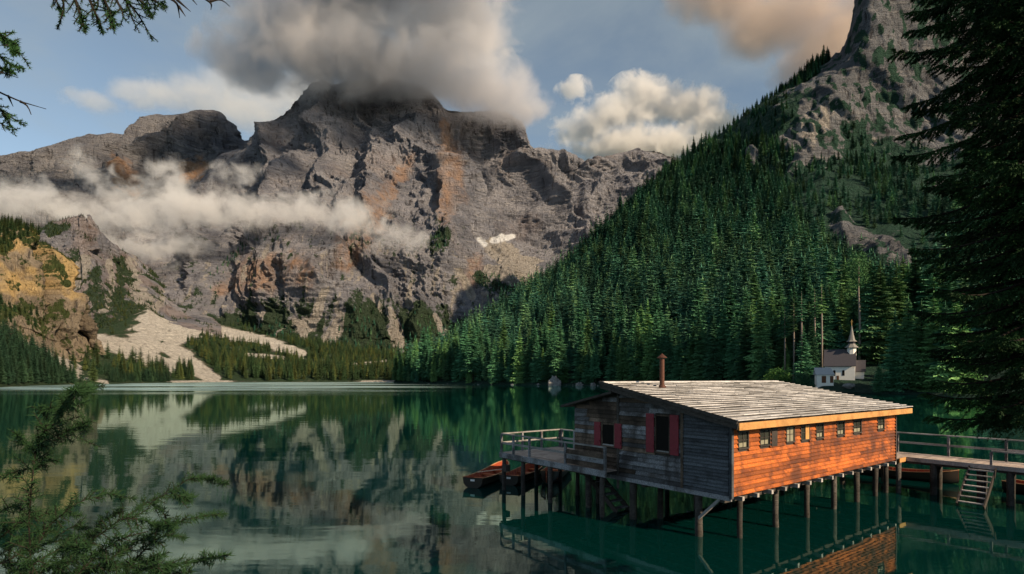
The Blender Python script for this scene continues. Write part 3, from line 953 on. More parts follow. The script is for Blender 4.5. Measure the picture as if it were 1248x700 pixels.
def build_walls():
    rr = random.Random(3)
    # --- orange wall, outside face at y = 0
    wall = MB().box(0.05, LX - 0.05, 0.02, 0.12, Z0, 3.98).build('side_wall', M_dark_wood, house, label='orange larch wall with a row of small windows')
    wins = [(898.5, 911.5), (925, 937.7), (957, 967.5), (975, 986), (993.5, 1003), (1019, 1028.5), (1039, 1049), (1068.5, 1077)]
    wins = [(px_on_right_wall(a), px_on_right_wall(b)) for a, b in wins]
    WZ0, WZ1 = 3.06, 3.66
    rh = 0.142
    z = Z0 - 0.06
    k = 0
    while z < 3.92:
        iv = [(0.06, LX - 0.02)]
        if z + rh > WZ0 + 0.02 and z < WZ1 - 0.02:
            for a, b in wins:
                iv = cut(iv, a, b)
        for s, e in iv:
            x = s
            while x < e - 1e-3:
                L = rr.uniform(1.9, 3.8)
                if e - (x + L) < 0.9:
                    L = e - x
                o = obj('siding_board', siding(M_orange), wall, (x, 0.02 - rr.uniform(0, 0.006), z), (0, 0, 0), (L - 0.008, 0.062, rh - 0.006))
                x += L
        z += rh
        k += 1
    for i, (a, b) in enumerate(wins):
        fr = MB()
        w = 0.045
        fr.box(a, b, -0.045, 0.019, WZ1 - w, WZ1).box(a, b, -0.06, 0.019, WZ0, WZ0 + w).box(a, a + w, -0.045, 0.019, WZ0 + w, WZ1 - w).box(b - w, b, -0.045, 0.019, WZ0 + w, WZ1 - w)
        fo = fr.build('window', M_dark_wood, house)
        MB().box(a + w, b - w, -0.004, 0.010, WZ0 + w, WZ1 - w).build('pane', M_curtain if i == 2 else M_pane, fo)
        cxm = (a + b) / 2
        MB().box(cxm - 0.014, cxm + 0.014, -0.022, -0.004, WZ0 + w, WZ1 - w).box(a + w, b - w, -0.022, -0.004, (WZ0 + WZ1) / 2 - 0.012, (WZ0 + WZ1) / 2 + 0.012).build('glazing_bar', M_dark_wood, fo)
        if i in (0, 1, 4, 5, 6, 7):        # notices and pale things on the sills inside the glass
            yy = WZ0 + 0.07
            MB().box(a + 0.08, b - 0.12, -0.010, -0.004, yy, yy + 0.14).build('pale_card', M_curtain, fo)
        if i == 3:
            MB().box(cxm + 0.02, b - w - 0.01, -0.034, -0.022, WZ0 + w, WZ1 - w).build('shutter', M_fascia, fo, label='open amber shutter')
    MB().box(px_on_right_wall(939), px_on_right_wall(946), -0.05, -0.03, WZ0 - 0.05, WZ1).build('shutter', M_dark_wood, house)
    # fascia, corner boards, sill
    MB().box(-0.06, 0.06, -0.06, 0.04, Z0 - 0.12, 3.9).build('corner_board', M_blue_wood, house)
    MB().box(LX - 0.03, LX + 0.06, -0.06, 0.06, Z0 - 0.12, 3.9).build('corner_board', M_dark_wood, house)
    # --- gable wall, outside face at x = 0 (planks lie along y, turned 90 degrees: local +x of the board runs along +y of the house)
    gable = MB()
    gz = [(0.0, roof_z(0)), (4.82, roof_z(4.82)), (4.82, lean_z(4.82)), (LY, lean_z(LY))]
    vs = [(0.02, 0.05, Z0), (0.02, LY, Z0)] + [(0.02, t, zz - 0.02) for t, zz in reversed(gz)]
    vs += [(0.12, y, zz) for _, y, zz in vs]
    n = len(vs) // 2
    gable.add(vs, [tuple(range(n)), tuple(reversed(range(n, 2 * n)))] + [(i, i + n, (i + 1) % n + n, (i + 1) % n) for i in range(n)])
    gw = gable.build('gable_wall', M_dark_wood, house)
    openings = [(px_on_gable(750.0), px_on_gable(733.5), 2.71, 3.60), (px_on_gable(817.4), px_on_gable(798.6), 2.73, 4.08)]
    zones = [(0.08, 1.82, 0.118, M_blue_wood, 0.05), (1.90, 4.78, 0.17, M_grey_wood, 0.045), (4.88, LY - 0.04, 0.17, M_brown_wood, 0.045)]
    for (t0, t1, rh, mat, th) in zones:
        z = Z0 - 0.05
        while z < 5.1:
            iv = [(t0, t1)]
            for (a, b, za, zb) in openings:
                if z + rh > za + 0.02 and z < zb - 0.02:
                    iv = cut(iv, a, b)
            for s, e in iv:
                fn = roof_z if e <= 4.85 else lean_z
                if fn is roof_z:                              # clip under the sloping roof
                    s2 = max(s, (z + rh - 3.93) / SLOPE_R - 0.4 - 0.1)
                    e2 = e
                else:
                    s2 = s
                    e2 = min(e, 4.82 + (4.80 - (z + rh)) / 0.225 + 0.1)
                if e2 - s2 < 0.12:
                    continue
                y = s2
                while y < e2 - 1e-3:
                    L = rr.uniform(1.3, 2.6) if mat is not M_blue_wood else 9
                    if e2 - (y + L) < 0.5:
                        L = e2 - y
                    mm = mat if rr.random() > 0.28 or mat is M_blue_wood else (M_brown_wood if mat is M_grey_wood else M_grey_wood)
                    # board mesh faces -y; turned by -90 deg it faces -x and runs towards -y
                    obj('wall_plank', siding(mm), gw, (0.02 - rr.uniform(0, 0.008), y + L - 0.003, z), (0, 0, -math.pi / 2), (L - 0.008, th, rh - 0.006))
                    y += L
            z += rh
    for i, (a, b, za, zb) in enumerate(openings):
        w = 0.06
        fr = MB().box(-0.035, 0.019, a, b, zb - w, zb).box(-0.07, 0.019, a - 0.04, b + 0.04, za - 0.05, za).box(-0.035, 0.019, a, a + w, za, zb - w).box(-0.035, 0.019, b - w, b, za, zb - w)
        wo = fr.build('window', M_brown_wood, house, label='dark open window between red shutters')
        MB().box(-0.006, 0.012, a + w, b - w, za, zb - w).build('pane', M_interior, wo)
        MB().box(-0.02, -0.006, a + w, b - w, za, za + 0.05).build('sill', M_rail, wo)
        sw = 0.36 if i == 0 else 0.37
        for lo in (a - sw - 0.01, b + 0.01):
            sh = MB().box(-0.075, -0.045, lo, lo + sw, za - 0.06, zb + 0.02).build('shutter', M_red_shutter, wo, bevel=0.006, label='dark red shutter')
            for zz in (za + 0.12, zb - 0.2):
                MB().box(-0.097, -0.075, lo + 0.03, lo + sw - 0.03, zz, zz + 0.09).build('batten', M_red_shutter, sh)
    for t, top in ((4.83, roof_z(4.83) - 0.03), (1.86, roof_z(1.86) - 0.03)):
        MB().box(-0.05, 0.0, t - 0.05, t + 0.05, Z0 - 0.55 if t > 4 else Z0 - 0.05, top).build('corner_board', M_post if t > 4 else M_brown_wood, house)
    MB().box(-0.05, 0.02, -0.02, LY, Z0 - 0.2, Z0 - 0.05).build('sill_beam', M_grey_wood, house)
    # the hidden back walls
    MB().box(0.1, LX, LY - 0.1, LY, Z0, lean_z(LY)).build('back_wall', M_brown_wood, house)
    e = MB()
    vs = [(LX - 0.12, 0.1, Z0), (LX - 0.12, LY - 0.12, Z0), (LX - 0.12, LY - 0.12, lean_z(LY) - 0.05), (LX - 0.12, 4.82, lean_z(4.82)), (LX - 0.12, 4.82, roof_z(4.82) - 0.03), (LX - 0.12, 0.1, roof_z(0.1) - 0.03)]
    vs += [(LX, y, z) for _, y, z in vs]
    e.add(vs, [tuple(range(6)), tuple(reversed(range(6, 12)))] + [(i, i + 6, (i + 1) % 6 + 6, (i + 1) % 6) for i in range(6)]).build('end_wall', M_brown_wood, house)
    MB().box(0.1, LX - 0.13, 0.13, LY - 0.12, Z0 - 0.10, Z0 - 0.01).build('floor', M_dark_wood, house)


build_walls()


def build_roof():
    rr = random.Random(5)
    ang = math.atan(SLOPE_R)
    t_lo, t_hi = -0.42, 5.37
    sheathing = MB()
    pts = [(-0.28, t_lo), (14.3, t_lo), (13.1, t_hi), (-0.28, t_hi)]
    vs = [(x, t, roof_z(t)) for x, t in pts] + [(x, t, roof_z(t) + 0.05) for x, t in pts]
    sheathing.add(vs, [(0, 3, 2, 1), (4, 5, 6, 7), (0, 1, 5, 4), (1, 2, 6, 5), (2, 3, 7, 6), (3, 0, 4, 7)])
    roof = sheathing.build('roof', M_dark_wood, house)
    board = MB().box(0, 1, 0, 1, 0, 1).mesh('roof_board', M_shingle, bevel=0.02)
    n = 22
    step = (t_hi - t_lo) / n
    for i in range(n):
        t = t_lo - 0.05 + i * step
        x1 = 14.42 - (t - t_lo) / (t_hi - t_lo) * 1.22
        x = -0.36 - rr.uniform(0, 0.05)
        while x < x1 - 1e-3:
            L = rr.uniform(1.0, 1.7)
            if x1 - (x + L) < 0.6:
                L = x1 - x
            th = rr.uniform(0.022, 0.034)
            # each board lies on the one below: lower edge raised
            zz = roof_z(t) + 0.135 + rr.uniform(-0.004, 0.01)
            obj('roof_board', board, roof, (x + 0.004, t - rr.uniform(0, 0.025), zz), (ang - 0.20 + rr.uniform(-0.02, 0.02), rr.uniform(-0.004, 0.004), 0), (L - 0.014, step * 1.42, th))
            x += L
    # ridge cap, verge boards, fascia
    zr = roof_z(t_hi)
    MB().box(-0.36, 13.1, t_hi - 0.10, t_hi + 0.16, zr + 0.10, zr + 0.15).build('ridge_board', M_shingle, house)
    v = MB()
    for dx, dz, h in ((-0.34, -0.14, 0.20), (-0.39, 0.03, 0.12)):
        a, b = (dx, t_lo - 0.03, roof_z(t_lo) + dz), (dx, t_hi + 0.1, roof_z(t_hi + 0.1) + dz)
        v.bar((a[0], a[1], a[2] + h / 2), (b[0], b[1], b[2] + h / 2), 0.045, h)
    v.build('verge_board', M_dark_wood, house)
    MB().box(-0.30, 14.34, t_lo - 0.05, t_lo - 0.01, roof_z(t_lo) - 0.17, roof_z(t_lo) + 0.06).build('fascia', M_fascia, house)
    v = MB()
    v.bar((14.36, t_lo, roof_z(t_lo) - 0.03), (13.15, t_hi, roof_z(t_hi) - 0.03), 0.05, 0.22)
    v.build('verge_board', M_dark_wood, house)
    for k in range(10):
        x = 0.4 + k * 1.42
        MB().bar((x, t_lo, roof_z(t_lo) - 0.05), (x, 0.05, roof_z(0.05) - 0.05), 0.09, 0.1).build('rafter', M_dark_wood, house)
    # lean-to roof
    l = MB()
    pts = [(-0.42, 4.84), (12.6, 4.84), (12.6, 7.75), (-0.42, 7.75)]
    vs = [(x, t, lean_z(t) + 0.01) for x, t in pts] + [(x, t, lean_z(t) + 0.10) for x, t in pts]
    l.add(vs, [(0, 3, 2, 1), (4, 5, 6, 7), (0, 1, 5, 4), (1, 2, 6, 5), (2, 3, 7, 6), (3, 0, 4, 7)])
    l.build('lean_to_roof', M_dark_wood, house)
    # wall between lean-to and main roof
    MB().box(0.1, 12.6, 4.8, 4.9, lean_z(4.82), roof_z(4.82)).build('clerestory_wall', M_brown_wood, house)
    # stove pipe
    u = (807 - CX) / F
    s, t = 1.87, 4.2
    zc = roof_z(t)
    ch = MB().tube([(s, t, zc), (s, t, zc + 1.3)], 0.095, 12).build('chimney_pipe', M_rust, house, smooth=False)
    MB().lathe([(0.0, zc + 1.52), (0.20, zc + 1.35), (0.19, zc + 1.33), (0.0, zc + 1.34)], 14, (s, t)).build('rain_cap', M_rust, ch)
    MB().lathe([(0.2, zc + 0.13), (0.16, zc + 0.16), (0.10, zc + 0.26)], 12, (s, t)).build('flashing', M_rust, ch)


build_roof()


def pile(parent, x, y, top, r=0.11, lean=(0, 0), bottom=-2.0, name='post', rr=random.Random(11)):
    k = [rr.uniform(0.9, 1.12) for _ in range(5)]
    zs = np.linspace(bottom, top, 5)
    pts = [(x + lean[0] * (top - z) + rr.uniform(-.012, .012), y + lean[1] * (top - z) + rr.uniform(-.012, .012), z) for z in zs]
    return MB().tube(pts, [r * q for q in k], 9).build(name, M_post, parent, smooth=True)


def build_house_piles():
    # front row under the gable wall, then rows behind
    for t in (1.29, 4.19, 6.6):
        pile(house, 0.12, t, Z0 - 0.25, 0.125)
    for x in (1.0, 3.35, 5.7, 8.0, 10.2, 12.2):
        pile(house, x, 0.3, Z0 - 0.30, 0.085 + 0.02 * (x > 3))
        pile(house, x, 3.6, Z0 - 0.30, 0.11)
        pile(house, x, 6.9, Z0 - 0.30, 0.11)
    pile(house, 13.4, 0.3, Z0 - 0.3, 0.10)
    MB().bar((0.05, 1.24, 0.62), (0.05, 0.35, 1.50), 0.09, 0.09).build('brace', M_rail, house)
    for y in (0.32, 3.6, 6.9):
        MB().box(0.0, LX, y - 0.09, y + 0.09, Z0 - 0.30, Z0 - 0.11).build('girder', M_dark_wood, house)
    for k in range(15):
        x = 0.55 + k * 0.92
        MB().box(x - 0.06, x + 0.06, -0.10, LY, Z0 - 0.24, Z0 - 0.105).build('joist', M_rail, house)


build_house_piles()


# ---------------------------------------------------------------- landing deck on the left
def railing(parent, pts, z, h, posts, rail_mat=M_rail, mid=True, post_w=0.09):
    """handrail along pts (local xy), with posts at the given parameters (point index floats)"""
    for i in range(len(pts) - 1):
        a, b = pts[i], pts[i + 1]
        MB().bar((*a, z + h), (*b, z + h), 0.11, 0.055).build('handrail', rail_mat, parent)
        if mid:
            MB().bar((*a, z + h * 0.52), (*b, z + h * 0.52), 0.035, 0.10).build('mid_rail', rail_mat, parent)
    for q in posts:
        i = min(int(q), len(pts) - 2)
        f = q - i
        x, y = pts[i][0] * (1 - f) + pts[i + 1][0] * f, pts[i][1] * (1 - f) + pts[i + 1][1] * f
        MB().box(x - post_w / 2 - 0.02, x + post_w / 2 - 0.02, y - post_w / 2, y + post_w / 2, z - 0.25, z + h - 0.03).build('railing_post', M_grey_wood, parent)


def deck_boards(parent, x0, x1, y0, y1, z, along='x', w=0.16, mat=M_deck, seed=1):
    rr = random.Random(seed)
    me = MB().box(0, 1, 0, 1, 0, 1).mesh('deck_board', mat, bevel=0.015)
    if along == 'x':
        y = y0
        while y < y1 - 0.03:
            ww = min(w, y1 - y)
            obj('deck_board', me, parent, (x0 - rr.uniform(0, .03), y, z - 0.045 + rr.uniform(0, .004)), None, (x1 - x0 + rr.uniform(0, .04), ww - 0.012, 0.045))
            y += w
    else:
        x = x0
        while x < x1 - 0.03:
            ww = min(w, x1 - x)
            obj('deck_board', me, parent, (x, y0 - rr.uniform(0, .03), z - 0.045 + rr.uniform(0, .004)), None, (ww - 0.012, y1 - y0 + rr.uniform(0, .04), 0.045))
            x += w


def build_landing():
    d = empty('landing_deck', CORNER, A_ROT, label='railed landing deck on posts at the left end of the boathouse', category='deck')
    DZ = 1.80
    deck_boards(d, 0.0, 3.15, LY + 0.02, 11.75, DZ, 'x', 0.17, seed=4)
    deck_boards(d, -0.68, -0.03, 4.9, 11.75, DZ, 'y', 0.16, seed=5)
    for x in (-0.62, 1.2, 3.05):
        MB().box(x - 0.07, x + 0.07, 4.9 if x < 0 else LY + 0.05, 11.8, DZ - 0.26, DZ - 0.05).build('beam', M_dark_wood, d)
    MB().box(-0.74, -0.69, 4.85, 11.82, DZ - 0.22, DZ + 0.02).build('edge_board', M_grey_wood, d)
    MB().box(-0.70, 3.2, 11.76, 11.82, DZ - 0.22, DZ + 0.02).build('edge_board', M_grey_wood, d)
    railing(d, [(-0.66, 4.9), (-0.66, 11.72)], DZ, 0.92, [0.0, 0.33, 0.72 * 0.95, 0.86, 1.0])
    railing(d, [(-0.66, 11.72), (3.1, 11.72)], DZ, 0.92, [0.34, 0.67, 1.0])
    railing(d, [(3.1, 11.72), (3.1, 10.6)], DZ, 0.92, [0.15, 1.0])
    # boarded skirt below the handrail in front of the house
    me = siding(M_brown_wood)
    for k in range(3):
        obj('skirt_board', siding(M_grey_wood if k == 1 else M_brown_wood), d, (-0.655, 7.25, DZ + 0.06 + 0.2 * k), (0, 0, -math.pi / 2), (2.3, 0.03, 0.19))
    for x, y in ((-0.62, 11.6), (-0.62, 10.1), (-0.62, 8.2), (-0.62, 5.1), (1.4, 11.6), (3.0, 11.6), (1.4, 8.6), (3.0, 8.6)):
        pile(d, x, y, DZ - 0.24, 0.10)
    MB().box(-0.8, -0.55, 11.2, 11.5, 0.95, 1.25).build('fender_block', M_dark_wood, d)


build_landing()


def stairs(name, base_loc, rz, n, width, rise, run, label, parent=None, mat=M_rail):
    """Flight running down along local +x from the top at the origin."""
    s = empty(name, base_loc, rz, label=label, category='stairs')
    for k in range(n):
        MB().box(k * run, k * run + run * 0.85, 0.05, width - 0.05, -(k + 1) * rise - 0.04, -(k + 1) * rise).build('tread', mat, s)
    for y in (0.0, width - 0.05):
        MB().bar((-0.1, y + 0.025, -0.15), (n * run, y + 0.025, -n * rise - 0.15), 0.05, 0.2).build('stringer', M_dark_wood, s)
    return s


def local(x, y, z=0.0):
    return (CORNER[0] + 0.8 * x - 0.6 * y, CORNER[1] + 0.6 * x + 0.8 * y, z)


stairs('ladder_stairs', local(0.35, 7.35, 1.75), A_ROT - math.pi / 2, 7, 0.8, 0.23, 0.30, 'steep wooden steps below the landing deck beside the boathouse', mat=M_grey_wood)


# ---------------------------------------------------------------- pier to the right
def build_pier():
    p = empty('pier', CORNER, A_ROT, label='railed wooden pier running from the boathouse to the right bank', category='pier')
    PZ = 1.62
    X0, X1 = 14.55, 16.6
    deck_boards(p, X0, X1, -13.0, 5.2, PZ, 'x', 0.2, seed=9)
    deck_boards(p, LX + 0.1, X0 - 0.02, -0.1, 2.6, PZ, 'x', 0.2, seed=10)
    for x in (X0 + 0.05, X1 - 0.1):
        MB().box(x - 0.08, x + 0.08, -13.0, 5.2, PZ - 0.27, PZ - 0.05).build('beam', M_dark_wood, p)
    MB().box(X0 - 0.06, X0 - 0.01, -13.0, -0.12, PZ - 0.16, PZ + 0.03).build('edge_board', M_rail, p)
    MB().box(LX + 0.1, X0 - 0.02, -0.17, -0.12, PZ - 0.18, PZ + 0.02).build('edge_board', M_fascia, p)
    for k, (a, b) in enumerate((((X1 - 0.1, 5.1), (X1 - 0.1, -3.4)), ((X1 - 0.1, -3.4), (X1 - 0.1, -13)))):
        railing(p, [a, b], PZ, 1.0, [0.0, 0.25, 0.5, 0.75] + ([1.0] if k else []))
    railing(p, [(X0 + 0.03, -3.3), (X0 + 0.03, -13)], PZ, 0.62, [0.0, 0.22, 0.44, 0.66, 0.9], mid=False)
    for y in (1.2, -1.2, -2.9, -3.9, -5.2, -6.6, -8.4, -10.5, -12.5):
        pile(p, X0 + 0.1, y, PZ - 0.2, 0.13)
        pile(p, X1 - 0.1, y + 0.3, PZ - 0.2, 0.12)
    pile(p, 13.9, -0.05, PZ - 0.15, 0.11)
    pile(p, 13.9, 2.4, PZ - 0.15, 0.11)
    pile(p, X0 + 0.1, 4.6, PZ - 0.2, 0.12)


build_pier()
stairs('boarding_stairs', local(14.4, -2.55, 1.62), A_ROT + math.pi, 7, 0.95, 0.2, 0.24, 'pale wooden steps going down from the pier into the water')


# ---------------------------------------------------------------- rowing boats
def boat_proto():
    L, B, D = 5.0, 0.72, 0.50
    ns, nr = 17, 9
    def station(u, inner):
        # u 0 stern .. 1 bow
        b = B * (0.80 + 0.32 * u - 0.1 * u * u) if u < 0.45 else B * (0.80 + 0.32 * 0.45 - 0.1 * 0.2025) * math.sqrt(max(0.0, 1 - ((u - 0.45) / 0.552) ** 2.2))
        sheer = 0.40 + 0.20 * (2 * u - 0.85) ** 2 * (1.25 if u > 0.4 else 0.6)
        keel = -0.12 + 0.30 * max(0, u - 0.82) ** 1.2 * 3 + 0.1 * max(0, 0.15 - u)
        if inner:
            b = max(0.0, b - 0.03)
            keel += 0.05
        pts = []
        for k in range(nr):
            a = k / (nr - 1) * math.pi
            y = -math.cos(a) * b
            s = max(0.0, math.sin(a)) ** 0.62
            pts.append((u * L - L / 2, y, sheer - (sheer - keel) * s))
        return pts
    return L, station, ns, nr


def make_boat(label, loc, rz, group='rowing boats moored at the boathouse', with_parts=True):
    L, st, ns, nr = boat_proto()
    b = empty('rowing_boat', loc, rz, label=label, category='rowing boat', group=group)
    us = [i / (ns - 1) for i in range(ns)]
    m = MB()
    out = [st(u, False) for u in us]
    inn = [st(u, True) for u in us]
    def skin(rows, flip):
        vs = [p for r in rows for p in r]
        fs = []
        for i in range(ns - 1):
            for k in range(nr - 1):
                q = (i * nr + k, i * nr + k + 1, (i + 1) * nr + k + 1, (i + 1) * nr + k)
                fs.append(q if not flip else q[::-1])
        return vs, fs
    m.add(*skin(out, False))
    me = m.mesh('hull', M_hull, True)
    obj('hull', me, b)
    m2 = MB()
    m2.add(*skin(inn, True))
    obj('planking', m2.mesh('planking', M_boat_in, True), b)
    # transom
    t = MB()
    vs = out[0] + [(x + 0.035, y, z) for x, y, z in out[0]]
    n = nr
    t.add(vs, [tuple(range(n)), tuple(reversed(range(n, 2 * n)))] + [(i, i + 1, i + 1 + n, i + n) for i in range(n - 1)])
    tr = t.build('transom', M_hull, b)
    MB().box(out[0][0][0] - 0.012, out[0][0][0] - 0.004, -0.12, 0.12, 0.30, 0.40).build('number_plate', M_sign, tr)
    # gunwales
    for side in (0, nr - 1):
        g = MB()
        for i in range(ns - 1):
            p, q = out[i][side], out[i + 1][side]
            g.bar((p[0], p[1], p[2] + 0.012), (q[0], q[1], q[2] + 0.012), 0.06, 0.035)
        g.build('gunwale', M_gunwale, b)
    # ribs
    for u in (0.1, 0.18, 0.26, 0.34, 0.42, 0.50, 0.58, 0.66, 0.74, 0.82):
        r = MB()
        pp = st(u, True)
        r.tube([(x, y * 0.985, z + 0.008) for x, y, z in pp], 0.016, 5)
        r.build('rib', M_boat_seat, b)
    # thwarts
    for u, w in ((0.08, 0.34), (0.30, 0.22), (0.55, 0.22), (0.82, 0.26)):
        pp = st(u, True)
        hw = abs(pp[0][1]) * 0.96
        MB().box(u * L - L / 2 - w / 2, u * L - L / 2 + w / 2, -hw, hw, 0.20, 0.232).build('seat', M_boat_seat, b)
    MB().box(-1.9, 1.6, -0.22, 0.22, 0.0, 0.02).build('floorboard', M_boat_in, b)
    return b


boatA = make_boat('rowing boat with red interior floating farthest left of the landing deck', (0, 0, 0), 0)
BOATS = [
    (np.array((-1.15, 29.6, 0)), 1.22, None),
    (np.array((0.75, 30.2, 0)), 1.16, 'rowing boat between the two left posts under the landing deck'),
    (np.array((2.35, 30.4, 0)), 1.30 + math.pi, 'dark rowing boat under the landing deck next to the steps'),
    (np.array(local(18.6, 1.2)), A_ROT - math.pi / 2 + 0.05, 'rowing boat with red rim moored behind the pier by the boathouse end'),
    (np.array(local(18.6, -5.2)), A_ROT - math.pi / 2 - 0.05, 'rowing boat behind the pier steps at the right edge'),
]


def copy_tree(o, parent=None):
    c = o.copy()
    COL.objects.link(c)
    c.parent = parent
    for ch in list(o.children):
        copy_tree(ch, c)
    return c


for i, (p, rz, lab) in enumerate(BOATS):
    b = boatA if i == 0 else copy_tree(boatA)
    b.scale = (0.92, 0.92, 0.92)
    b.location = (p[0], p[1], 0.05)
    b.rotation_euler = (0, 0, rz)
    if lab:
        b['label'] = lab


def make_oar(loc, rz, pitch, label):
    o = empty('oar', loc, rz, label=label, category='oar')
    o.rotation_euler = (0, pitch, rz)
    MB().tube([(-1.2, 0, 0), (0.8, 0, 0)], 0.022, 7).build('shaft', M_oar, o)
    MB().add([(0.8, -0.03, -0.012), (1.35, -0.085, -0.008), (1.4, 0.085, -0.008), (0.8, 0.03, -0.012), (0.8, -0.03, 0.012), (1.35, -0.085, 0.008), (1.4, 0.085, 0.008), (0.8, 0.03, 0.012)],
             [(0, 3, 2, 1), (4, 5, 6, 7), (0, 1, 5, 4), (1, 2, 6, 5), (2, 3, 7, 6), (3, 0, 4, 7)]).build('blade', M_oar, o)


b0 = BOATS[0][0]
make_oar((b0[0] + 0.1, b0[1] - 0.1, 0.52), 0.95, 0.06, 'pale oar lying in the leftmost rowing boat')


# ================================================================ chapel across the water
def build_chapel():
    base = P(1042, 466, 205)
    c = empty('chapel', base, math.radians(-33), label='small white chapel with slate roof and pointed turret on the far shore', category='chapel')
    c.scale = (1.27, 1.27, 1.27)
    # local x: along the nave towards the front gable, local y: across, away from the camera; front left corner at the origin
    L, W, hw, hr = 7.6, 6.6, 5.1, 9.4
    s = MB()
    vs = [(-L, 0, -4), (0, 0, -4), (0, W, -4), (-L, W, -4), (-L, 0, hw), (0, 0, hw), (0, W, hw), (-L, W, hw), (-L, W / 2, hr), (0, W / 2, hr)]
    s.add(vs, [(0, 1, 5, 4), (2, 3, 7, 6), (1, 2, 6, 9, 5), (3, 0, 4, 8, 7)])
    s.build('wall', M_white, c)
    for sgn in (0, 1):
        r = MB()
        ye, yr = (-0.5, W / 2) if sgn == 0 else (W + 0.5, W / 2)
        ze = hw - 0.55
        r.add([(-L - 0.4, ye, ze), (0.25, ye, ze), (0.25, yr, hr + 0.15), (-L - 0.4, yr, hr + 0.15), (-L - 0.4, ye, ze + 0.18), (0.25, ye, ze + 0.18), (0.25, yr, hr + 0.35), (-L - 0.4, yr, hr + 0.35)],
              [(0, 3, 2, 1), (4, 5, 6, 7), (0, 1, 5, 4), (1, 2, 6, 5), (2, 3, 7, 6), (3, 0, 4, 7)])
        r.build('roof', M_slate, c)
    for x in (-5.2, -2.9):
        w = MB().box(x - 0.32, x + 0.32, -0.04, 0.04, 1.9, 3.2)
        w.tube([(x, -0.04, 3.2), (x, 0.04, 3.2)], 0.32, 10)
        w.build('window', M_interior, c)
    w = MB().box(-4.6, -4.0, -0.05, 0.04, 0.2, 1.9).build('mural', M_chapel_wood, c)
    # turret on the front gable
    tx, ty = -0.9, W / 2
    t = MB().lathe([(1.25, hr - 1.6), (1.2, hr + 1.0), (1.2, hr + 1.01)], 8, (tx, ty), math.pi / 8).build('turret', M_white, c)
    MB().lathe([(1.95, hr + 0.75), (1.0, hr + 1.7), (0.9, hr + 2.0)], 8, (tx, ty), math.pi / 8).build('skirt_roof', M_spire, t)
    MB().lathe([(0.95, hr + 1.8), (0.95, hr + 2.7)], 8, (tx, ty), math.pi / 8).build('belfry', M_slate, t)
    MB().lathe([(1.55, hr + 2.5), (0.95, hr + 3.0), (0.55, hr + 4.6), (0.02, hr + 7.6)], 8, (tx, ty), math.pi / 8).build('spire', M_spire, t)
    z = hr + 7.3
    MB().tube([(tx, ty, z), (tx, ty, z + 1.7)], 0.07, 6).box(tx - 0.35, tx + 0.35, ty - 0.05, ty + 0.05, z + 1.05, z + 1.2).build('cross', M_gold, t)
    # porch
    p = MB()
    for y0, y1 in ((W / 2 - 2.0, W / 2), (W / 2 + 2.0, W / 2)):
        p.add([(0, y0, 3.0), (2.6, y0, 3.0), (2.6, y1, 6.2), (0, y1, 6.2), (0, y0, 3.25), (2.6, y0, 3.25), (2.6, y1, 6.45), (0, y1, 6.45)],
              [(0, 3, 2, 1), (4, 5, 6, 7), (0, 1, 5, 4), (1, 2, 6, 5), (2, 3, 7, 6), (3, 0, 4, 7)])
    p.build('porch_roof', M_slate, c)
    q = MB()
    y0, y1 = W / 2 - 1.6, W / 2 + 1.6
    q.add([(2.2, y0, -2), (2.2, y0 + 0.7, -2), (2.2, y0 + 0.7, 2.6), (2.2, W / 2, 3.6), (2.2, y1 - 0.7, 2.6), (2.2, y1 - 0.7, -2), (2.2, y1, -2), (2.2, y1, 3.3), (2.2, W / 2, 5.9), (2.2, y0, 3.3)],
          [(0, 1, 2, 9), (2, 3, 8, 9), (3, 4, 7, 8), (4, 5, 6, 7)])
    q.box(0, 2.2, y0, y0 + 0.25, -2, 3.2).box(0, 2.2, y1 - 0.25, y1, -2, 3.2)
    q.build('porch', M_white, c)
    MB().box(0.02, 0.12, W / 2 - 0.9, W / 2 + 0.9, -0.3, 2.8).build('door', M_chapel_wood, c)
    MB().box(2.3, 5.5, W / 2 - 2.0, W / 2 + 0.5, -2, -0.25).build('step', M_stone, c)
    # hut beside it
    hb = P(1016, 466, 201)
    h = empty('hut', hb, math.radians(-20), label='low white hut with grey roof and brown doors left of the chapel', category='hut')
    h.scale = (1.27, 1.27, 1.27)
    MB().box(-4.3, 0, 0, 3.2, -2, 2.2).build('wall', M_white, h)
    r = MB()
    r.add([(-4.6, -0.4, 2.1), (0.3, -0.4, 2.1), (-0.4, 2.0, 4.2), (-4.6, 2.0, 4.2), (-4.6, 4.0, 2.1), (0.3, 4.0, 2.1)], [(0, 1, 2, 3), (3, 2, 5, 4), (1, 5, 2), (0, 3, 4), (0, 4, 5, 1)])
    r.build('roof', M_tin, h)
    MB().box(-3.0, -1.9, -0.06, 0.02, -0.2, 1.75).build('door', M_chapel_wood, h)
    MB().box(-0.9, -0.1, -0.06, 0.02, -0.2, 1.75).build('door', M_chapel_wood, h)


build_chapel()


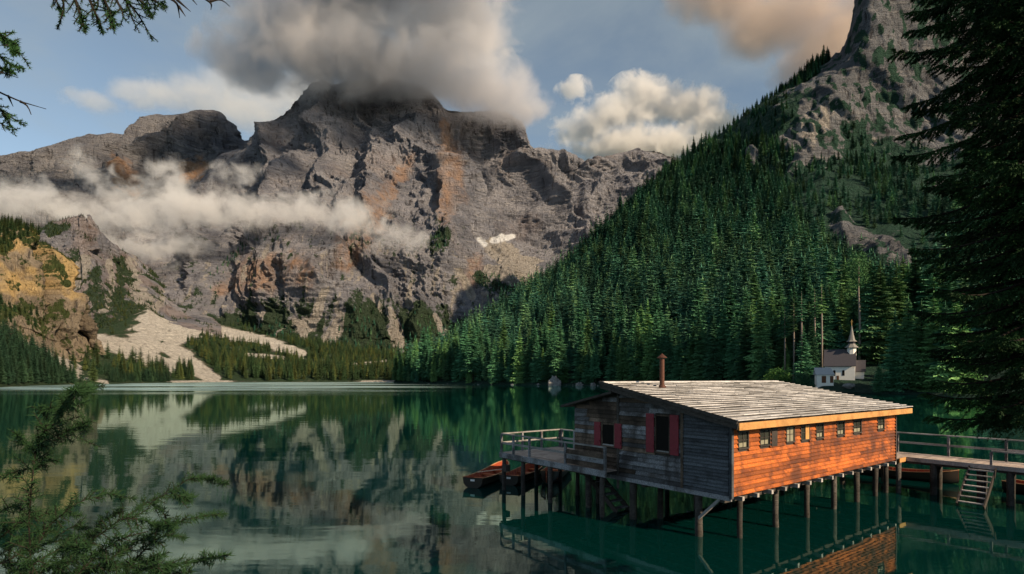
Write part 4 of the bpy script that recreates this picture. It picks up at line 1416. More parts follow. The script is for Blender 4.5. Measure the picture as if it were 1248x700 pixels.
# ---------------------------------------------------------------- shore boulders
def boulder(name, c, size, seed, label, group=None):
    bm = bmesh.new()
    bmesh.ops.create_icosphere(bm, subdivisions=4, radius=1.0)
    co = np.array([v.co for v in bm.verts])
    f = ridged(co[:, 0] * 0.8 + seed * 3.1, co[:, 1] * 0.8, co[:, 2] * 0.8, 4)
    f2 = fbm(co[:, 0] * 2.6 + seed, co[:, 1] * 2.6, co[:, 2] * 2.6, 4)
    for v, a, b in zip(bm.verts, f, f2):
        k = 0.7 + 0.3 * a + 0.16 * b
        q = v.co * k
        q.x = max(-0.8, min(0.85, q.x))
        v.co = Vector((q.x * size[0], q.y * size[1], q.z * size[2]))
    me = bpy.data.meshes.new(name)
    bm.to_mesh(me)
    bm.free()
    me.materials.append(M_stone)
    return obj(name, me, None, c, (0, 0, seed), label=label, category='boulder', group=group)


def shore_pt(px, back=0.0):
    d = slope_shore_d(px) + back
    return P(px, CY + H * F / d, d)


boulder('boulder', shore_pt(676, -3), (5.6, 4.5, 6.2), 1.3, 'large pale boulder standing at the water edge below the spruces')
boulder('boulder', shore_pt(706, 0), (2.6, 2.5, 2.6), 2.1, 'small grey boulder right of the large pale boulder on the shore', 'small shore boulders')
boulder('boulder', shore_pt(723, 0), (3.0, 2.2, 2.4), 4.4, 'grey boulder on the shore just left of the boathouse roof', 'small shore boulders')
boulder('boulder', shore_pt(624, 0), (1.3, 1.3, 1.3), 3.3, 'tiny pale boulder on the shore left of the large boulder', 'small shore boulders')
boulder('boulder', P(1035, 470, 196) + np.array((0, 0, -0.2)), (2.2, 1.6, 0.9), 5.2, 'flat pale boulder on the grass in front of the chapel', 'small shore boulders')


_rs = random.Random(77)
for _k in range(16):
    _px = _rs.choice([_rs.uniform(515, 660), _rs.uniform(690, 735)])
    _r = _rs.uniform(0.7, 1.7)
    boulder('shore_rock', shore_pt(_px, _rs.uniform(0.5, 2.0)), (_r * 1.3, _r, _r * 0.75), _rs.uniform(0, 6), 'small grey rock at the foot of the wooded point' if _px < 660 else 'small grey rock right of the large boulder at the water edge', 'small rocks along the wooded shore')


# ================================================================ trees
def foliage_material(name, dark, light, tip, vary=0.6):
    m, g = new_mat(name)
    r = g.rand()
    n = g.noise(g.pos(), 0.9, 3, 0.6)
    col = g.mix(g.smooth(n, 0.3, 0.75), dark, light)
    col = g.mix(g.smooth(r, 0.45, 1.0, 0, 0.8), col, tip)
    hs = g.n('ShaderNodeHueSaturation')
    g.put(hs.inputs['Color'], col)
    g.put(hs.inputs['Value'], g.math('ADD', 1.0 - vary * 0.5, g.math('MULTIPLY', g.math('FRACT', g.math('MULTIPLY', r, 7.31)), vary)))
    b = g.surface(hs.outputs[0], 0.75, 0.2)
    return m


M_spruce = foliage_material('spruce_needles', (0.028, 0.105, 0.055), (0.07, 0.20, 0.095), (0.15, 0.30, 0.09), 1.0)
M_spruce_far = foliage_material('far_spruce_needles', (0.025, 0.098, 0.068), (0.06, 0.175, 0.11), (0.14, 0.27, 0.115), 1.15)
M_spruce_lake = foliage_material('valley_spruce_needles', (0.018, 0.045, 0.018), (0.04, 0.075, 0.028), (0.10, 0.115, 0.03), 0.8)
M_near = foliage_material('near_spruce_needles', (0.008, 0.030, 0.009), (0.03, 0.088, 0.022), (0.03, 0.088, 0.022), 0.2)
M_leaf = foliage_material('broad_leaf', (0.05, 0.13, 0.03), (0.10, 0.22, 0.05), (0.1, 0.22, 0.05), 0.2)
M_leaf_dark = foliage_material('dark_bush_leaf', (0.012, 0.05, 0.026), (0.03, 0.095, 0.04), (0.03, 0.095, 0.04), 0.2)
M_bark = plain('spruce_bark', (0.022, 0.018, 0.015), 0.95, 0.1, var=0.4, sc=2)
M_bark_pale = plain('pale_bare_bark', (0.22, 0.185, 0.16), 0.95, 0.1, var=0.4, sc=2)


def spruce_crown(h, levels, per, teeth, rad, seed, z_lo=0.06, droop=0.35, blunt=0.85):
    """Triangles of a spruce crown: whorls of drooping fronds with toothed edges."""
    rr = np.random.default_rng(seed)
    V, T = [], []
    for i in range(levels):
        f = i / (levels - 1)
        z = h * (z_lo + (1 - z_lo) * f ** 0.92)
        taper = (1 - f) ** blunt * (1 + 0.16 * math.sin(f * 17 + seed))
        R = rad * (0.12 * (1 - f) + 0.9 * taper + 0.03) * (0.55 + 0.45 * min(1.0, f / 0.10 + 0.35))
        n = max(3, int(round(per * (0.55 + 0.45 * (1 - f)))))
        a0 = rr.uniform(0, 6.28)
        for k in range(n):
            a = a0 + 6.283 * (k + rr.uniform(-0.3, 0.3)) / n
            r = R * rr.uniform(0.66, 1.12)
            zb = z + rr.uniform(-0.5, 0.5) * h / levels
            ca, sa = math.cos(a), math.sin(a)
            dr = droop * rr.uniform(0.6, 1.3) * (1 - 0.7 * f)
            m = teeth
            prev = None
            wmax = 0.36 * r + 0.05 * rad
            spine = []
            for j in range(m + 1):
                u = j / m
                x = r * u
                zz = zb - dr * r * (u ** 1.4) + 0.10 * r * u ** 4
                V.append((ca * x, sa * x, zz))
                c = len(V) - 1
                if prev is not None:
                    w = wmax * (1 - u) ** 0.6 * (0.45 + 1.0 * min(u * 2.2, 1)) + 0.03 * rad
                    for s in (-1, 1):
                        for q in range(2):
                            ww = w * rr.uniform(0.7, 1.35)
                            xx = x - (r / m) * (0.75 - 0.9 * q) + 0.10 * r * rr.uniform(-0.3, 0.7)
                            V.append((ca * xx - s * sa * ww, sa * xx + s * ca * ww, zz - 0.30 * ww - 0.16 * r * rr.uniform(0, 0.7)))
                            T.append((prev, c, len(V) - 1))
                prev = c
    # leader
    b = len(V)
    V += [(0.05 * rad, 0, h * 0.95), (-0.03 * rad, 0.04 * rad, h * 0.95), (-0.03 * rad, -0.04 * rad, h * 0.95), (0, 0, h * 1.04)]
    T += [(b, b + 1, b + 3), (b + 1, b + 2, b + 3), (b + 2, b, b + 3)]
    return np.array(V), np.array(T)


def trunk_mesh(name, h, r0, mat, seed=0, n=6):
    rr = random.Random(seed)
    return MB().tube([(0, 0, -1.5), (0.05, 0, h * 0.3), (rr.uniform(-.1, .1), 0.05, h * 0.65), (0, 0, h * 0.99)], [r0, r0 * 0.8, r0 * 0.5, 0.02], n).mesh(name, mat, True)


# protos for individual trees: (crown mesh, trunk mesh) at height 1 x 26 m
TREE_KINDS = []
for k, (rad, lev, per, zlo, dr) in enumerate([(4.9, 28, 13, 0.05, 0.38), (4.3, 30, 13, 0.10, 0.48), (5.5, 27, 13, 0.04, 0.34), (4.5, 26, 12, 0.20, 0.42)]):
    V, T = spruce_crown(26, lev, per, 5, rad, 40 + k, zlo, dr, (0.85, 0.7, 0.8, 0.6)[k])
    TREE_KINDS.append((mesh_np('spruce_crown', V, T, M_spruce), trunk_mesh('spruce_trunk', 26, 0.32, M_bark, k)))
FAR_KINDS = []
for k, (rad, lev, per, zlo) in enumerate([(5.2, 15, 10, 0.05), (4.6, 16, 10, 0.10), (5.8, 14, 10, 0.05)]):
    V, T = spruce_crown(26, lev, per, 3, rad, 60 + k, zlo, 0.35, (0.8, 0.6, 0.7)[k])
    FAR_KINDS.append((V, T))


def ground_z(A, i, j):
    i0, j0 = np.floor(i).astype(int), np.floor(j).astype(int)
    i1, j1 = np.minimum(i0 + 1, A.shape[0] - 1), np.minimum(j0 + 1, A.shape[1] - 1)
    fi, fj = (i - i0)[:, None], (j - j0)[:, None]
    return (A[i0, j0] * (1 - fi) + A[i1, j0] * fi) * (1 - fj) + (A[i0, j1] * (1 - fi) + A[i1, j1] * fi) * fj


def scatter(A, n, rr):
    """n random points on the grid surface, uniform by area"""
    du = A[:-1, 1:] - A[:-1, :-1]
    dv = A[1:, :-1] - A[:-1, :-1]
    ar = np.linalg.norm(np.cross(du, dv), axis=-1).ravel()
    idx = rr.choice(len(ar), n, p=ar / ar.sum())
    i, j = idx // (A.shape[1] - 1) + rr.random(n), idx % (A.shape[1] - 1) + rr.random(n)
    return ground_z(A, i, j), i, j


def thin(p, dist, order=None):
    """greedy spacing in plan"""
    cell = {}
    keep = []
    for k in range(len(p)):
        d = dist[k]
        cx_, cy_ = int(p[k, 0] // 6), int(p[k, 1] // 6)
        ok = True
        for a in (-1, 0, 1):
            for b in (-1, 0, 1):
                for q in cell.get((cx_ + a, cy_ + b), ()):
                    if (p[q, 0] - p[k, 0]) ** 2 + (p[q, 1] - p[k, 1]) ** 2 < d * d:
                        ok = False
        if ok:
            cell.setdefault((cx_, cy_), []).append(k)
            keep.append(k)
    return np.array(keep, int)


def forest(name, pts, scales, mat, label):
    """uncountable mass of trees: geometry-node instances of three crown shapes on points"""
    protos = []
    for k, (V, T) in enumerate(FAR_KINDS):
        tv = np.array([(0.3, 0, -2), (-0.2, 0.25, -2), (-0.2, -0.25, -2), (0, 0, 20)])
        V2 = np.concatenate([V, tv])
        b = len(V)
        T2 = np.concatenate([T, np.array([(b, b + 1, b + 3), (b + 1, b + 2, b + 3), (b + 2, b, b + 3)])])
        protos.append(mesh_np(name + '_tree', V2, T2, mat))
    rr = np.random.default_rng(len(pts))
    Vs, Ts, base = [], [], 0
    kind = rr.integers(0, 3, len(pts))
    me = bpy.data.meshes.new(name)
    me.vertices.add(len(pts))
    me.vertices.foreach_set('co', np.asarray(pts, np.float32).ravel())
    for an, ty, av in (('tree_scale', 'FLOAT', scales), ('tree_kind', 'INT', kind), ('tree_turn', 'FLOAT', rr.uniform(0, 6.28, len(pts)))):
        at = me.attributes.new(an, ty, 'POINT')
        at.data.foreach_set('value', np.asarray(av, np.float32 if ty == 'FLOAT' else np.int32))
    me.update()
    o = obj(name, me, kind='stuff', label=label)
    ng = bpy.data.node_groups.new(name, 'GeometryNodeTree')
    ng.interface.new_socket('Geometry', in_out='INPUT', socket_type='NodeSocketGeometry')
    ng.interface.new_socket('Geometry', in_out='OUTPUT', socket_type='NodeSocketGeometry')
    N, Lk = ng.nodes, ng.links
    gi, go = N.new('NodeGroupInput'), N.new('NodeGroupOutput')
    join = N.new('GeometryNodeJoinGeometry')
    def named(nm, ty):
        a = N.new('GeometryNodeInputNamedAttribute')
        a.data_type = ty
        a.inputs['Name'].default_value = nm
        return a.outputs['Attribute']
    for k, pm in enumerate(protos):
        po = bpy.data.objects.new(name + '_tree', pm)       # source mesh only, not linked to the scene
        oi = N.new('GeometryNodeObjectInfo')
        oi.inputs['Object'].default_value = po
        ip = N.new('GeometryNodeInstanceOnPoints')
        cmpn = N.new('FunctionNodeCompare')
        cmpn.data_type = 'INT'
        cmpn.operation = 'EQUAL'
        Lk.new(named('tree_kind', 'INT'), cmpn.inputs[2])
        cmpn.inputs[3].default_value = k
        Lk.new(gi.outputs[0], ip.inputs['Points'])
        Lk.new(cmpn.outputs[0], ip.inputs['Selection'])
        Lk.new(oi.outputs['Geometry'], ip.inputs['Instance'])
        rot = N.new('ShaderNodeCombineXYZ')
        Lk.new(named('tree_turn', 'FLOAT'), rot.inputs[2])
        Lk.new(rot.outputs[0], ip.inputs['Rotation'])
        Lk.new(named('tree_scale', 'FLOAT'), ip.inputs['Scale'])
        Lk.new(ip.outputs[0], join.inputs[0])
    Lk.new(join.outputs[0], go.inputs[0])
    md = o.modifiers.new('trees', 'NODES')
    md.node_group = ng
    return o


def single_tree(p, s, kind, label, group, turn, name='spruce_tree', wide=1.0):
    t = empty(name, tuple(p), turn, label=label, category='tree', group=group)
    t.scale = (s * wide, s * wide, s)
    cm, tm = TREE_KINDS[kind]
    obj('crown', cm, t)
    obj('trunk', tm, t)
    return t


def plant_slope():
    rr = np.random.default_rng(21)
    p, i, j = scatter(SLOPE, 52000, rr)
    sx, sy = screen(p)
    v = np.interp(i, np.arange(len(SLOPE_V)), SLOPE_V)
    crag = SLOPE_CRAG[np.clip(i.astype(int), 0, SLOPE.shape[0] - 1), np.clip(j.astype(int), 0, SLOPE.shape[1] - 1)]
    up = np.clip(p[:, 2] / 450, 0, 1)
    dens = fbm(p[:, 0] / 50, p[:, 1] / 50, p[:, 2] / 50, 3)
    keep = (v > 1.25) & (v < 6.6) & (crag < 0.2) & (p[:, 2] > 0.9) & (sx < 1330)
    # shrubby, thinly wooded zone under the crags
    scrub = strokes(sx, sy, [[(1000, 175, 40), (1010, 230, 60), (1060, 290, 60), (1110, 300, 70)], [(1090, 180, 60), (1200, 200, 90)], [(880, 150, 30), (960, 140, 40)]])
    keep &= rr.random(len(p)) > scrub * 0.8
    keep &= (dens + rr.normal(0, 0.25, len(p)) > -0.45)
    # clearing with the chapel, hut and lawn, widened right to let the sun in
    keep &= ~((sx > 985) & (sx < 1160) & (p[:, 1] < 228)) & ~((sx > 930) & (sx <= 990) & (p[:, 1] < slope_shore_d(sx) + 16))
    keep &= ~((sx > 1150) & (p[:, 1] < 215))               # trees left out beyond the frame edge so sun reaches the chapel
    keep &= ~((sx > 1000) & (p[:, 1] < slope_shore_d(sx) + 10))
    p, v, sx, sy, up, scrub = p[keep], v[keep], sx[keep], sy[keep], up[keep], scrub[keep]
    s = (1.5 - 0.62 * up) * np.clip(rr.normal(0.86, 0.22, len(p)), 0.35, 1.35) * np.where((sx > 930) & (p[:, 1] < 300), 0.82, 1.0) * (1 - 0.5 * scrub)
    idx = thin(p, 4.9 * np.clip(s, 0.5, 1.22))
    p, v, s, sx, sy = p[idx], v[idx], s[idx], sx[idx], sy[idx]
    # the largest in the picture that also stand in the open front rows
    size = s * 26 * F / p[:, 1]
    front = p[:, 1] - slope_shore_d(sx)
    score = size - 0.55 * np.maximum(front - 6, 0)
    score[(sx > 1135)] = -1e6                              # hidden behind the near spruce
    order = np.argsort(-score)
    pick = order[:180]
    rest = np.ones(len(p), bool)
    rest[pick] = False
    for k in pick:
        near_shore = front[k] < 22
        x = sx[k]
        if x < 640:
            lab, gr = 'dark spruce at the wooded point across the lake left of the boulder', 'spruces on the wooded point'
        elif x < 780:
            lab, gr = 'spruce on the far shore between the pale boulder and the stove pipe', 'spruces behind the pale boulder'
        elif x < 930:
            lab, gr = 'spruce on the wooded shore behind the boathouse roof', 'spruces behind the boathouse roof'
        elif x < 1056:
            lab, gr = 'tall spruce standing behind the chapel clearing', 'spruces behind the chapel'
        else:
            lab, gr = 'spruce on the far shore right of the chapel', 'spruces right of the chapel'
        single_tree(p[k] - np.array((0, 0, 0.4)), s[k], int(rr.integers(0, 4)), lab, gr, float(rr.uniform(0, 6.28)))
    forest('slope_forest', p[rest] - np.array((0, 0, 0.4)), s[rest], M_spruce_far, 'dense spruce forest covering the mountainside on the right')
    print('slope trees', len(p))


plant_slope()


def slope_point(px, d):
    """ground point of the hillside at photograph column px and depth d"""
    j = int(np.argmin(np.abs(SLOPE_PX - px)))
    colm = SLOPE[:, j]
    z = np.interp(d, colm[:, 1], colm[:, 2])
    return np.array(((px - CX) / F * d, d, z))


def chapel_trees():
    rr = np.random.default_rng(5)
    # big dark spruces right of the chapel, in front of it
    for k, (px, d, h, kind, lab) in enumerate([
            (1073, 224, 40, 2, 'big dark spruce whose branches cover the right side of the chapel'),
            (1093, 228, 38, 0, 'second dark spruce right of the chapel near the water'),
            (1116, 232, 42, 2, 'dark spruce right of the chapel with its foot behind the lawn'),
            (1150, 236, 36, 0, 'spruce on the far shore showing beside the near spruce branches'),
            (1064, 226, 40, 1, 'tall spruce directly behind the chapel turret on the right')]):
        single_tree(slope_point(px, d), h / 26, kind, lab, 'spruces right of the chapel', float(k * 1.3), wide=1.15)
    for k, (px, d, h) in enumerate([(1091, 189, 27), (1107, 187, 31), (1123, 184, 29), (1138, 181, 33), (1152, 177, 29), (1166, 173, 32)]):
        single_tree(slope_point(px, d) - np.array((0, 0, 0.3)), h / 26, k % 3, ['spruce at the water edge nearest to the chapel on its right', 'second spruce at the water edge right of the chapel', 'third spruce at the water edge right of the chapel', 'fourth spruce at the water edge right of the chapel', 'fifth spruce at the water edge, beside the near branches', 'sixth spruce at the water edge, behind the near branches'][k], 'spruces right of the chapel', float(k * 2.1), wide=1.1)
    for k in range(22):                                    # young growth right of the chapel, kept low so sun reaches its walls
        px, d = float(rr.uniform(1066, 1172)), float(rr.uniform(188, 222))
        single_tree(slope_point(px, d) - np.array((0, 0, 0.3)), float(rr.uniform(0.2, 0.38)), int(rr.integers(0, 4)), 'young low spruce on the bank right of the chapel', 'young spruces right of the chapel', float(k), wide=1.5)
    for k in range(12):
        px, d = 1078 + 7.5 * k, float(rr.uniform(224, 244))
        single_tree(slope_point(px, d) - np.array((0, 0, 0.3)), float(rr.uniform(1.0, 1.5)), int(rr.integers(0, 4)), 'spruce on the far shore right of the chapel', 'spruces right of the chapel', float(k), wide=1.15)
    # light green larch-like trees in the shore row
    for k, (px, back, h) in enumerate([(777, 9, 30), (802, 10, 31), (686, 8, 27), (845, 12, 33)]):
        t = single_tree(slope_point(px, slope_shore_d(px) + back), h / 26, 2, ['pale green spruce on the shore, just left of the stove pipe', 'broad green spruce behind the stove pipe', 'pale green spruce above the large boulder', 'tall green spruce right of the stove pipe on the shore'][k], 'brighter green shore trees', float(k))
        t.children[0].data = t.children[0].data.copy()
        t.children[0].data.materials[0] = M_light_spruce
    # bare trunks in front of the dark wood
    for k, (px, d, h) in enumerate([(967.5, 236, 24), (977, 226, 28), (993, 232, 24), (1001.5, 228, 25), (956.5, 240, 22)]):
        g = slope_point(px, d)
        t = empty('bare_trunk_tree', tuple(g), 0, label=['slim bare trunked tree, second from left behind the round bush', 'tallest pale bare trunk behind the dark round bush', 'bare pale trunk just left of the chapel roof', 'bare pale trunk nearest to the chapel roof', 'leftmost bare trunk above the bright green bush'][k], category='tree', group='bare trunked trees by the chapel')
        MB().tube([(0, 0, -1), (0.1, 0, h * 0.5), (-0.05, 0, h), (0, 0, h + 9)], [0.42, 0.36, 0.26, 0.03], 7).build('trunk', M_bark_pale, t, smooth=True)
        V, T = spruce_crown(13, 13, 7, 4, 2.6, 90 + k, 0.02)
        V[:, 2] += h - 2.5
        obj('crown', mesh_np('bare_trunk_crown', V, T, M_spruce), t)
        tw = MB()
        for q in range(14):
            z = h * rr.uniform(0.25, 0.95)
            a = rr.uniform(0, 6.28)
            r = rr.uniform(0.8, 2.0)
            tw.tube([(0, 0, z), (math.cos(a) * r, math.sin(a) * r, z - 0.25 * r)], [0.04, 0.01], 3)
        tw.build('dead_branches', M_bark, t, kind='stuff')
    # lone pine above the chapel
    g = slope_point(1047, 226)
    t = empty('pine_tree', tuple(g), 0, label='pine with bare trunk and high bright crown above the chapel turret', category='tree')
    t.scale = (1.27, 1.27, 1.27)
    MB().tube([(0, 0, -1), (0.3, 0, 12), (-0.2, 0, 24), (0, 0, 34)], [0.42, 0.34, 0.24, 0.05], 8).build('trunk', M_bark_pale, t, smooth=True)
    cr = leaf_cloud(rr, [((-0.8, 0, 31), (3.6, 3.4, 3.2)), ((0.6, 0, 27.5), (3.0, 3, 2.2)), ((-2.2, 0, 25.5), (2.4, 2, 1.7)), ((-2.6, 0.2, 22.5), (2.0, 2, 1.6)), ((0.4, 0, 34), (2.2, 2.2, 2.0))], 2600, 0.75)
    obj('crown', mesh_np('pine_crown', *cr, M_light_spruce), t)


def leaf_cloud(rr, blobs, n, size):
    """leaf-sized triangles spread through a union of ellipsoids, denser near the surface"""
    vol = np.array([a * b * c for _, (a, b, c) in blobs])
    w = rr.choice(len(blobs), n, p=vol / vol.sum())
    C = np.array([b[0] for b in blobs])[w]
    R = np.array([b[1] for b in blobs])[w]
    u = rr.normal(size=(n, 3))
    u /= np.linalg.norm(u, axis=1)[:, None]
    r = rr.uniform(0.35, 1.0, n) ** 0.6 * (1 + 0.18 * fbm(u[:, 0] * 2.2 + w, u[:, 1] * 2.2, u[:, 2] * 2.2, 3))
    c = C + u * R * r[:, None]
    a = rr.normal(size=(n, 3))
    b = rr.normal(size=(n, 3))
    a /= np.linalg.norm(a, axis=1)[:, None]
    b /= np.linalg.norm(b, axis=1)[:, None]
    s = size * rr.uniform(0.5, 1.1, (n, 1))
    V = np.stack([c - a * s * 0.5, c + b * s * 0.45, c + a * s * 0.5], 1).reshape(-1, 3)
    return V, np.arange(3 * n).reshape(n, 3)


M_left_spruce = foliage_material('left_shore_spruce_needles', (0.008, 0.026, 0.014), (0.018, 0.05, 0.026), (0.03, 0.065, 0.03), 0.7)
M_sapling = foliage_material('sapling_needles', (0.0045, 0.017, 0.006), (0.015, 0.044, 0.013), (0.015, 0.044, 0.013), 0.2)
M_light_spruce = foliage_material('light_spruce_needles', (0.025, 0.085, 0.03), (0.06, 0.15, 0.05), (0.06, 0.15, 0.05), 0.2)
chapel_trees()


def bush(px, d, blobs, n, size, mat, label, z=None, scale=1.3):
    rr = np.random.default_rng(int(px))
    g = slope_point(px, d) if z is None else np.array(((px - CX) / F * d, d, z))
    b = empty('bush', tuple(g), 0, label=label, category='bush')
    b.scale = (scale, scale, scale)
    obj('foliage', mesh_np('bush_foliage', *leaf_cloud(rr, blobs, n, size), mat), b)
    m = MB()
    for q in range(5):
        a = q * 1.3
        m.tube([(0, 0, -0.8), (math.cos(a) * 0.5, math.sin(a) * 0.5, 1.4)], [0.07, 0.03], 5)
    m.build('stem', M_bark, b)


bush(947, 228, [((0, 0, 1.6), (2.6, 2.2, 1.9)), ((-1.5, 0, 1.0), (1.8, 1.5, 1.3)), ((1.6, 0, 0.9), (1.8, 1.5, 1.2))], 2400, 0.5, M_leaf, 'bright green bush behind the ridge of the boathouse roof', 3.6, 1.75)
bush(979, 203, [((0, 0, 2.8), (2.7, 2.5, 3.0)), ((-0.8, 0, 1.4), (2.3, 2, 1.8)), ((1.1, 0, 1.6), (2.2, 2, 1.8)), ((0, 0, 4.6), (1.7, 1.6, 1.7))], 4200, 0.5, M_leaf_dark, 'dark round bush left of the hut and chapel')
bush(1184, 162, [((0, 0, 1.0), (1.9, 1.6, 1.5)), ((-1.0, 0, 0.2), (1.4, 1.3, 1.0)), ((1.1, 0, 0.4), (1.4, 1.2, 1.1)), ((0.2, 0, 1.9), (1.1, 1, 1.0))], 3400, 0.28, M_leaf, 'light green leafy bush glowing behind the near spruce', scale=2.5)


# ---------------------------------------------------------------- woods on the far and left shores
def plant_far():
    rr = np.random.default_rng(8)
    p, i, j = scatter(VALLEY, 14000, rr)
    sx, sy = screen(p)
    sc = VALLEY_SCREE[np.clip(i.astype(int), 0, VALLEY.shape[0] - 1), np.clip(j.astype(int), 0, VALLEY.shape[1] - 1)]
    band = strokes(sx, sy, [[(215, 420, 14), (260, 425, 26), (330, 438, 26), (420, 446, 24), (520, 450, 24), (640, 452, 24)], [(150, 452, 10), (200, 456, 9), (235, 459, 6)], [(285, 415, 8), (300, 418, 8)]])
    dens = fbm(p[:, 0] / 60, p[:, 1] / 60, p[:, 0] * 0, 3)
    keep = (p[:, 2] > 1.4) & (sc < 0.3) & (rr.random(len(p)) < band * 1.0 + 0.05) & (dens > -0.5)
    p, sx = p[keep], sx[keep]
    s = rr.uniform(0.5, 1.0, len(p)) * np.where(p[:, 1] < 900, 1.0, 0.72)
    idx = thin(p, 5.0 * s)
    p, s, sx = p[idx], s[idx], sx[idx]
    order = np.argsort(-(s * 26 * F / p[:, 1]) + 0.05 * (p[:, 1] - shore_d(sx)))
    for k in order[:45]:
        if sx[k] > 500:
            continue
        lab = 'spruce at the far end of the lake, front row of the wood' if sx[k] > 262 else 'spruce on the far shore near the gravel fan'
        t = single_tree(p[k] - np.array((0, 0, 0.3)), s[k], int(rr.integers(0, 3)), lab, 'spruces at the far end of the lake' if sx[k] > 262 else 'spruces by the gravel fan', float(rr.uniform(0, 6.28)))
        t.children[0].data = LAKE_CROWN
    rest = order[45:]
    forest('valley_forest', p[rest] - np.array((0, 0, 0.3)), s[rest], M_spruce_lake, 'spruce wood on the valley floor at the far end of the lake')
    # left shore and the top of the cliff
    p, i, j = scatter(LEFTSHORE, 9000, rr)
    sx, sy = screen(p)
    sc = LEFT_SCREE[np.clip(i.astype(int), 0, LEFTSHORE.shape[0] - 1), np.clip(j.astype(int), 0, LEFTSHORE.shape[1] - 1)]
    band = strokes(sx, sy, [[(-150, 440, 40), (0, 446, 30), (40, 454, 20), (80, 464, 10)], [(95, 462, 7), (140, 463, 6), (200, 465, 5)]])
    keep = (p[:, 2] > 1.0) & (sc < 0.3) & (rr.random(len(p)) < band + 0.03) & (sx > -90)
    p, sx = p[keep], sx[keep]
    s = rr.uniform(0.45, 0.95, len(p)) * np.where(sx > 70, 0.7, 1.0)
    idx = thin(p, 5.0 * s)
    p, s, sx = p[idx], s[idx], sx[idx]
    order = np.argsort(-(s * 26 * F / p[:, 1]) + 0.12 * (p[:, 1] - shore_d(sx)) + 1000 * (sx < -6))
    for k in order[:40]:
        t = single_tree(p[k] - np.array((0, 0, 0.3)), s[k], int(rr.integers(0, 3)), 'dark spruce on the left shore below the ochre cliff', 'spruces on the left shore', float(rr.uniform(0, 6.28)))
        t.children[0].data = LEFT_CROWN
    forest('shore_forest', p[order[40:]] - np.array((0, 0, 0.3)), s[order[40:]], M_left_spruce, 'dark spruce wood along the left shore')
    # trees crowning the cliff
    p, i, j = scatter(CLIFF, 16000, rr)
    sx, sy = screen(p)
    v = i / CLIFF.shape[0]
    top = strokes(sx, sy, [[(-80, 262, 16), (0, 277, 13), (38, 283, 9)], [(-20, 300, 14), (5, 300, 9)], [(0, 380, 9), (40, 392, 9)]])
    keep = (rr.random(len(p)) < top * 0.9) & (sx > -60)
    p = p[keep]
    s = rr.uniform(0.3, 0.6, len(p))
    idx = thin(p, 4.0 * s + 1.2)
    forest('cliff_forest', p[idx] - np.array((0, 0, 0.5)), s[idx], M_spruce_lake, 'small spruces growing on top of the ochre cliff')
    # sparse trees climbing the foot of the massif and the spire
    p, i, j = scatter(MAIN, 60000, rr)
    sx, sy = screen(p)
    m = strokes(sx, sy, [[(440, 385, 6), (440, 405, 22), (442, 425, 34)], [(511, 385, 5), (513, 410, 20), (530, 425, 20)], [(590, 345, 10), (620, 350, 12), (650, 345, 8)], [(297, 398, 10), (345, 410, 12)], [(537, 291, 10)], [(255, 345, 6), (300, 297, 4), (340, 288, 4)]])
    keep = (rr.random(len(p)) < m * 0.8) & (p[:, 2] < 430)
    p = p[keep]
    s = rr.uniform(0.35, 0.6, len(p))
    idx = thin(p, 6.0 * s + 1.5)
    forest('mountain_forest', p[idx] - np.array((0, 0, 0.5)), s[idx], M_spruce_far, 'sparse dark spruces at the foot of the rock massif')

    # dwarf pines clinging to the green ledges
    for nm, A, veg, n, lo, hi, mat, lab in (('spire_scrub', SPIRE, SPIRE_VEG, 26000, 0.16, 0.34, M_spruce_lake, 'dwarf pine scrub on the ledges of the rock spire'),
                                            ('cliff_scrub', CLIFF, CLIFF_VEG, 16000, 0.09, 0.24, M_spruce_lake, 'bushes clinging to the ochre cliff'),
                                            ('mountain_scrub', MAIN, MAIN_VEG, 90000, 0.18, 0.36, M_left_spruce, 'dwarf pine scrub on the lower ledges of the massif')):
        p, i, j = scatter(A, n, rr)
        vg = veg[np.clip(i.astype(int), 0, A.shape[0] - 1), np.clip(j.astype(int), 0, A.shape[1] - 1)]
        keep = (rr.random(n) < sstep(vg, 0.15, 0.9) * 0.8) & (p[:, 2] < 620)
        p = p[keep]
        s = rr.uniform(lo, hi, len(p))
        idx = thin(p, 9 * s)
        forest(nm, p[idx] - np.array((0, 0, 0.6)), s[idx], mat, lab)
        print(nm, len(idx))


LAKE_CROWN = TREE_KINDS[0][0].copy()
LAKE_CROWN.materials[0] = M_spruce_lake
LEFT_CROWN = TREE_KINDS[1][0].copy()
LEFT_CROWN.materials[0] = M_left_spruce
plant_far()


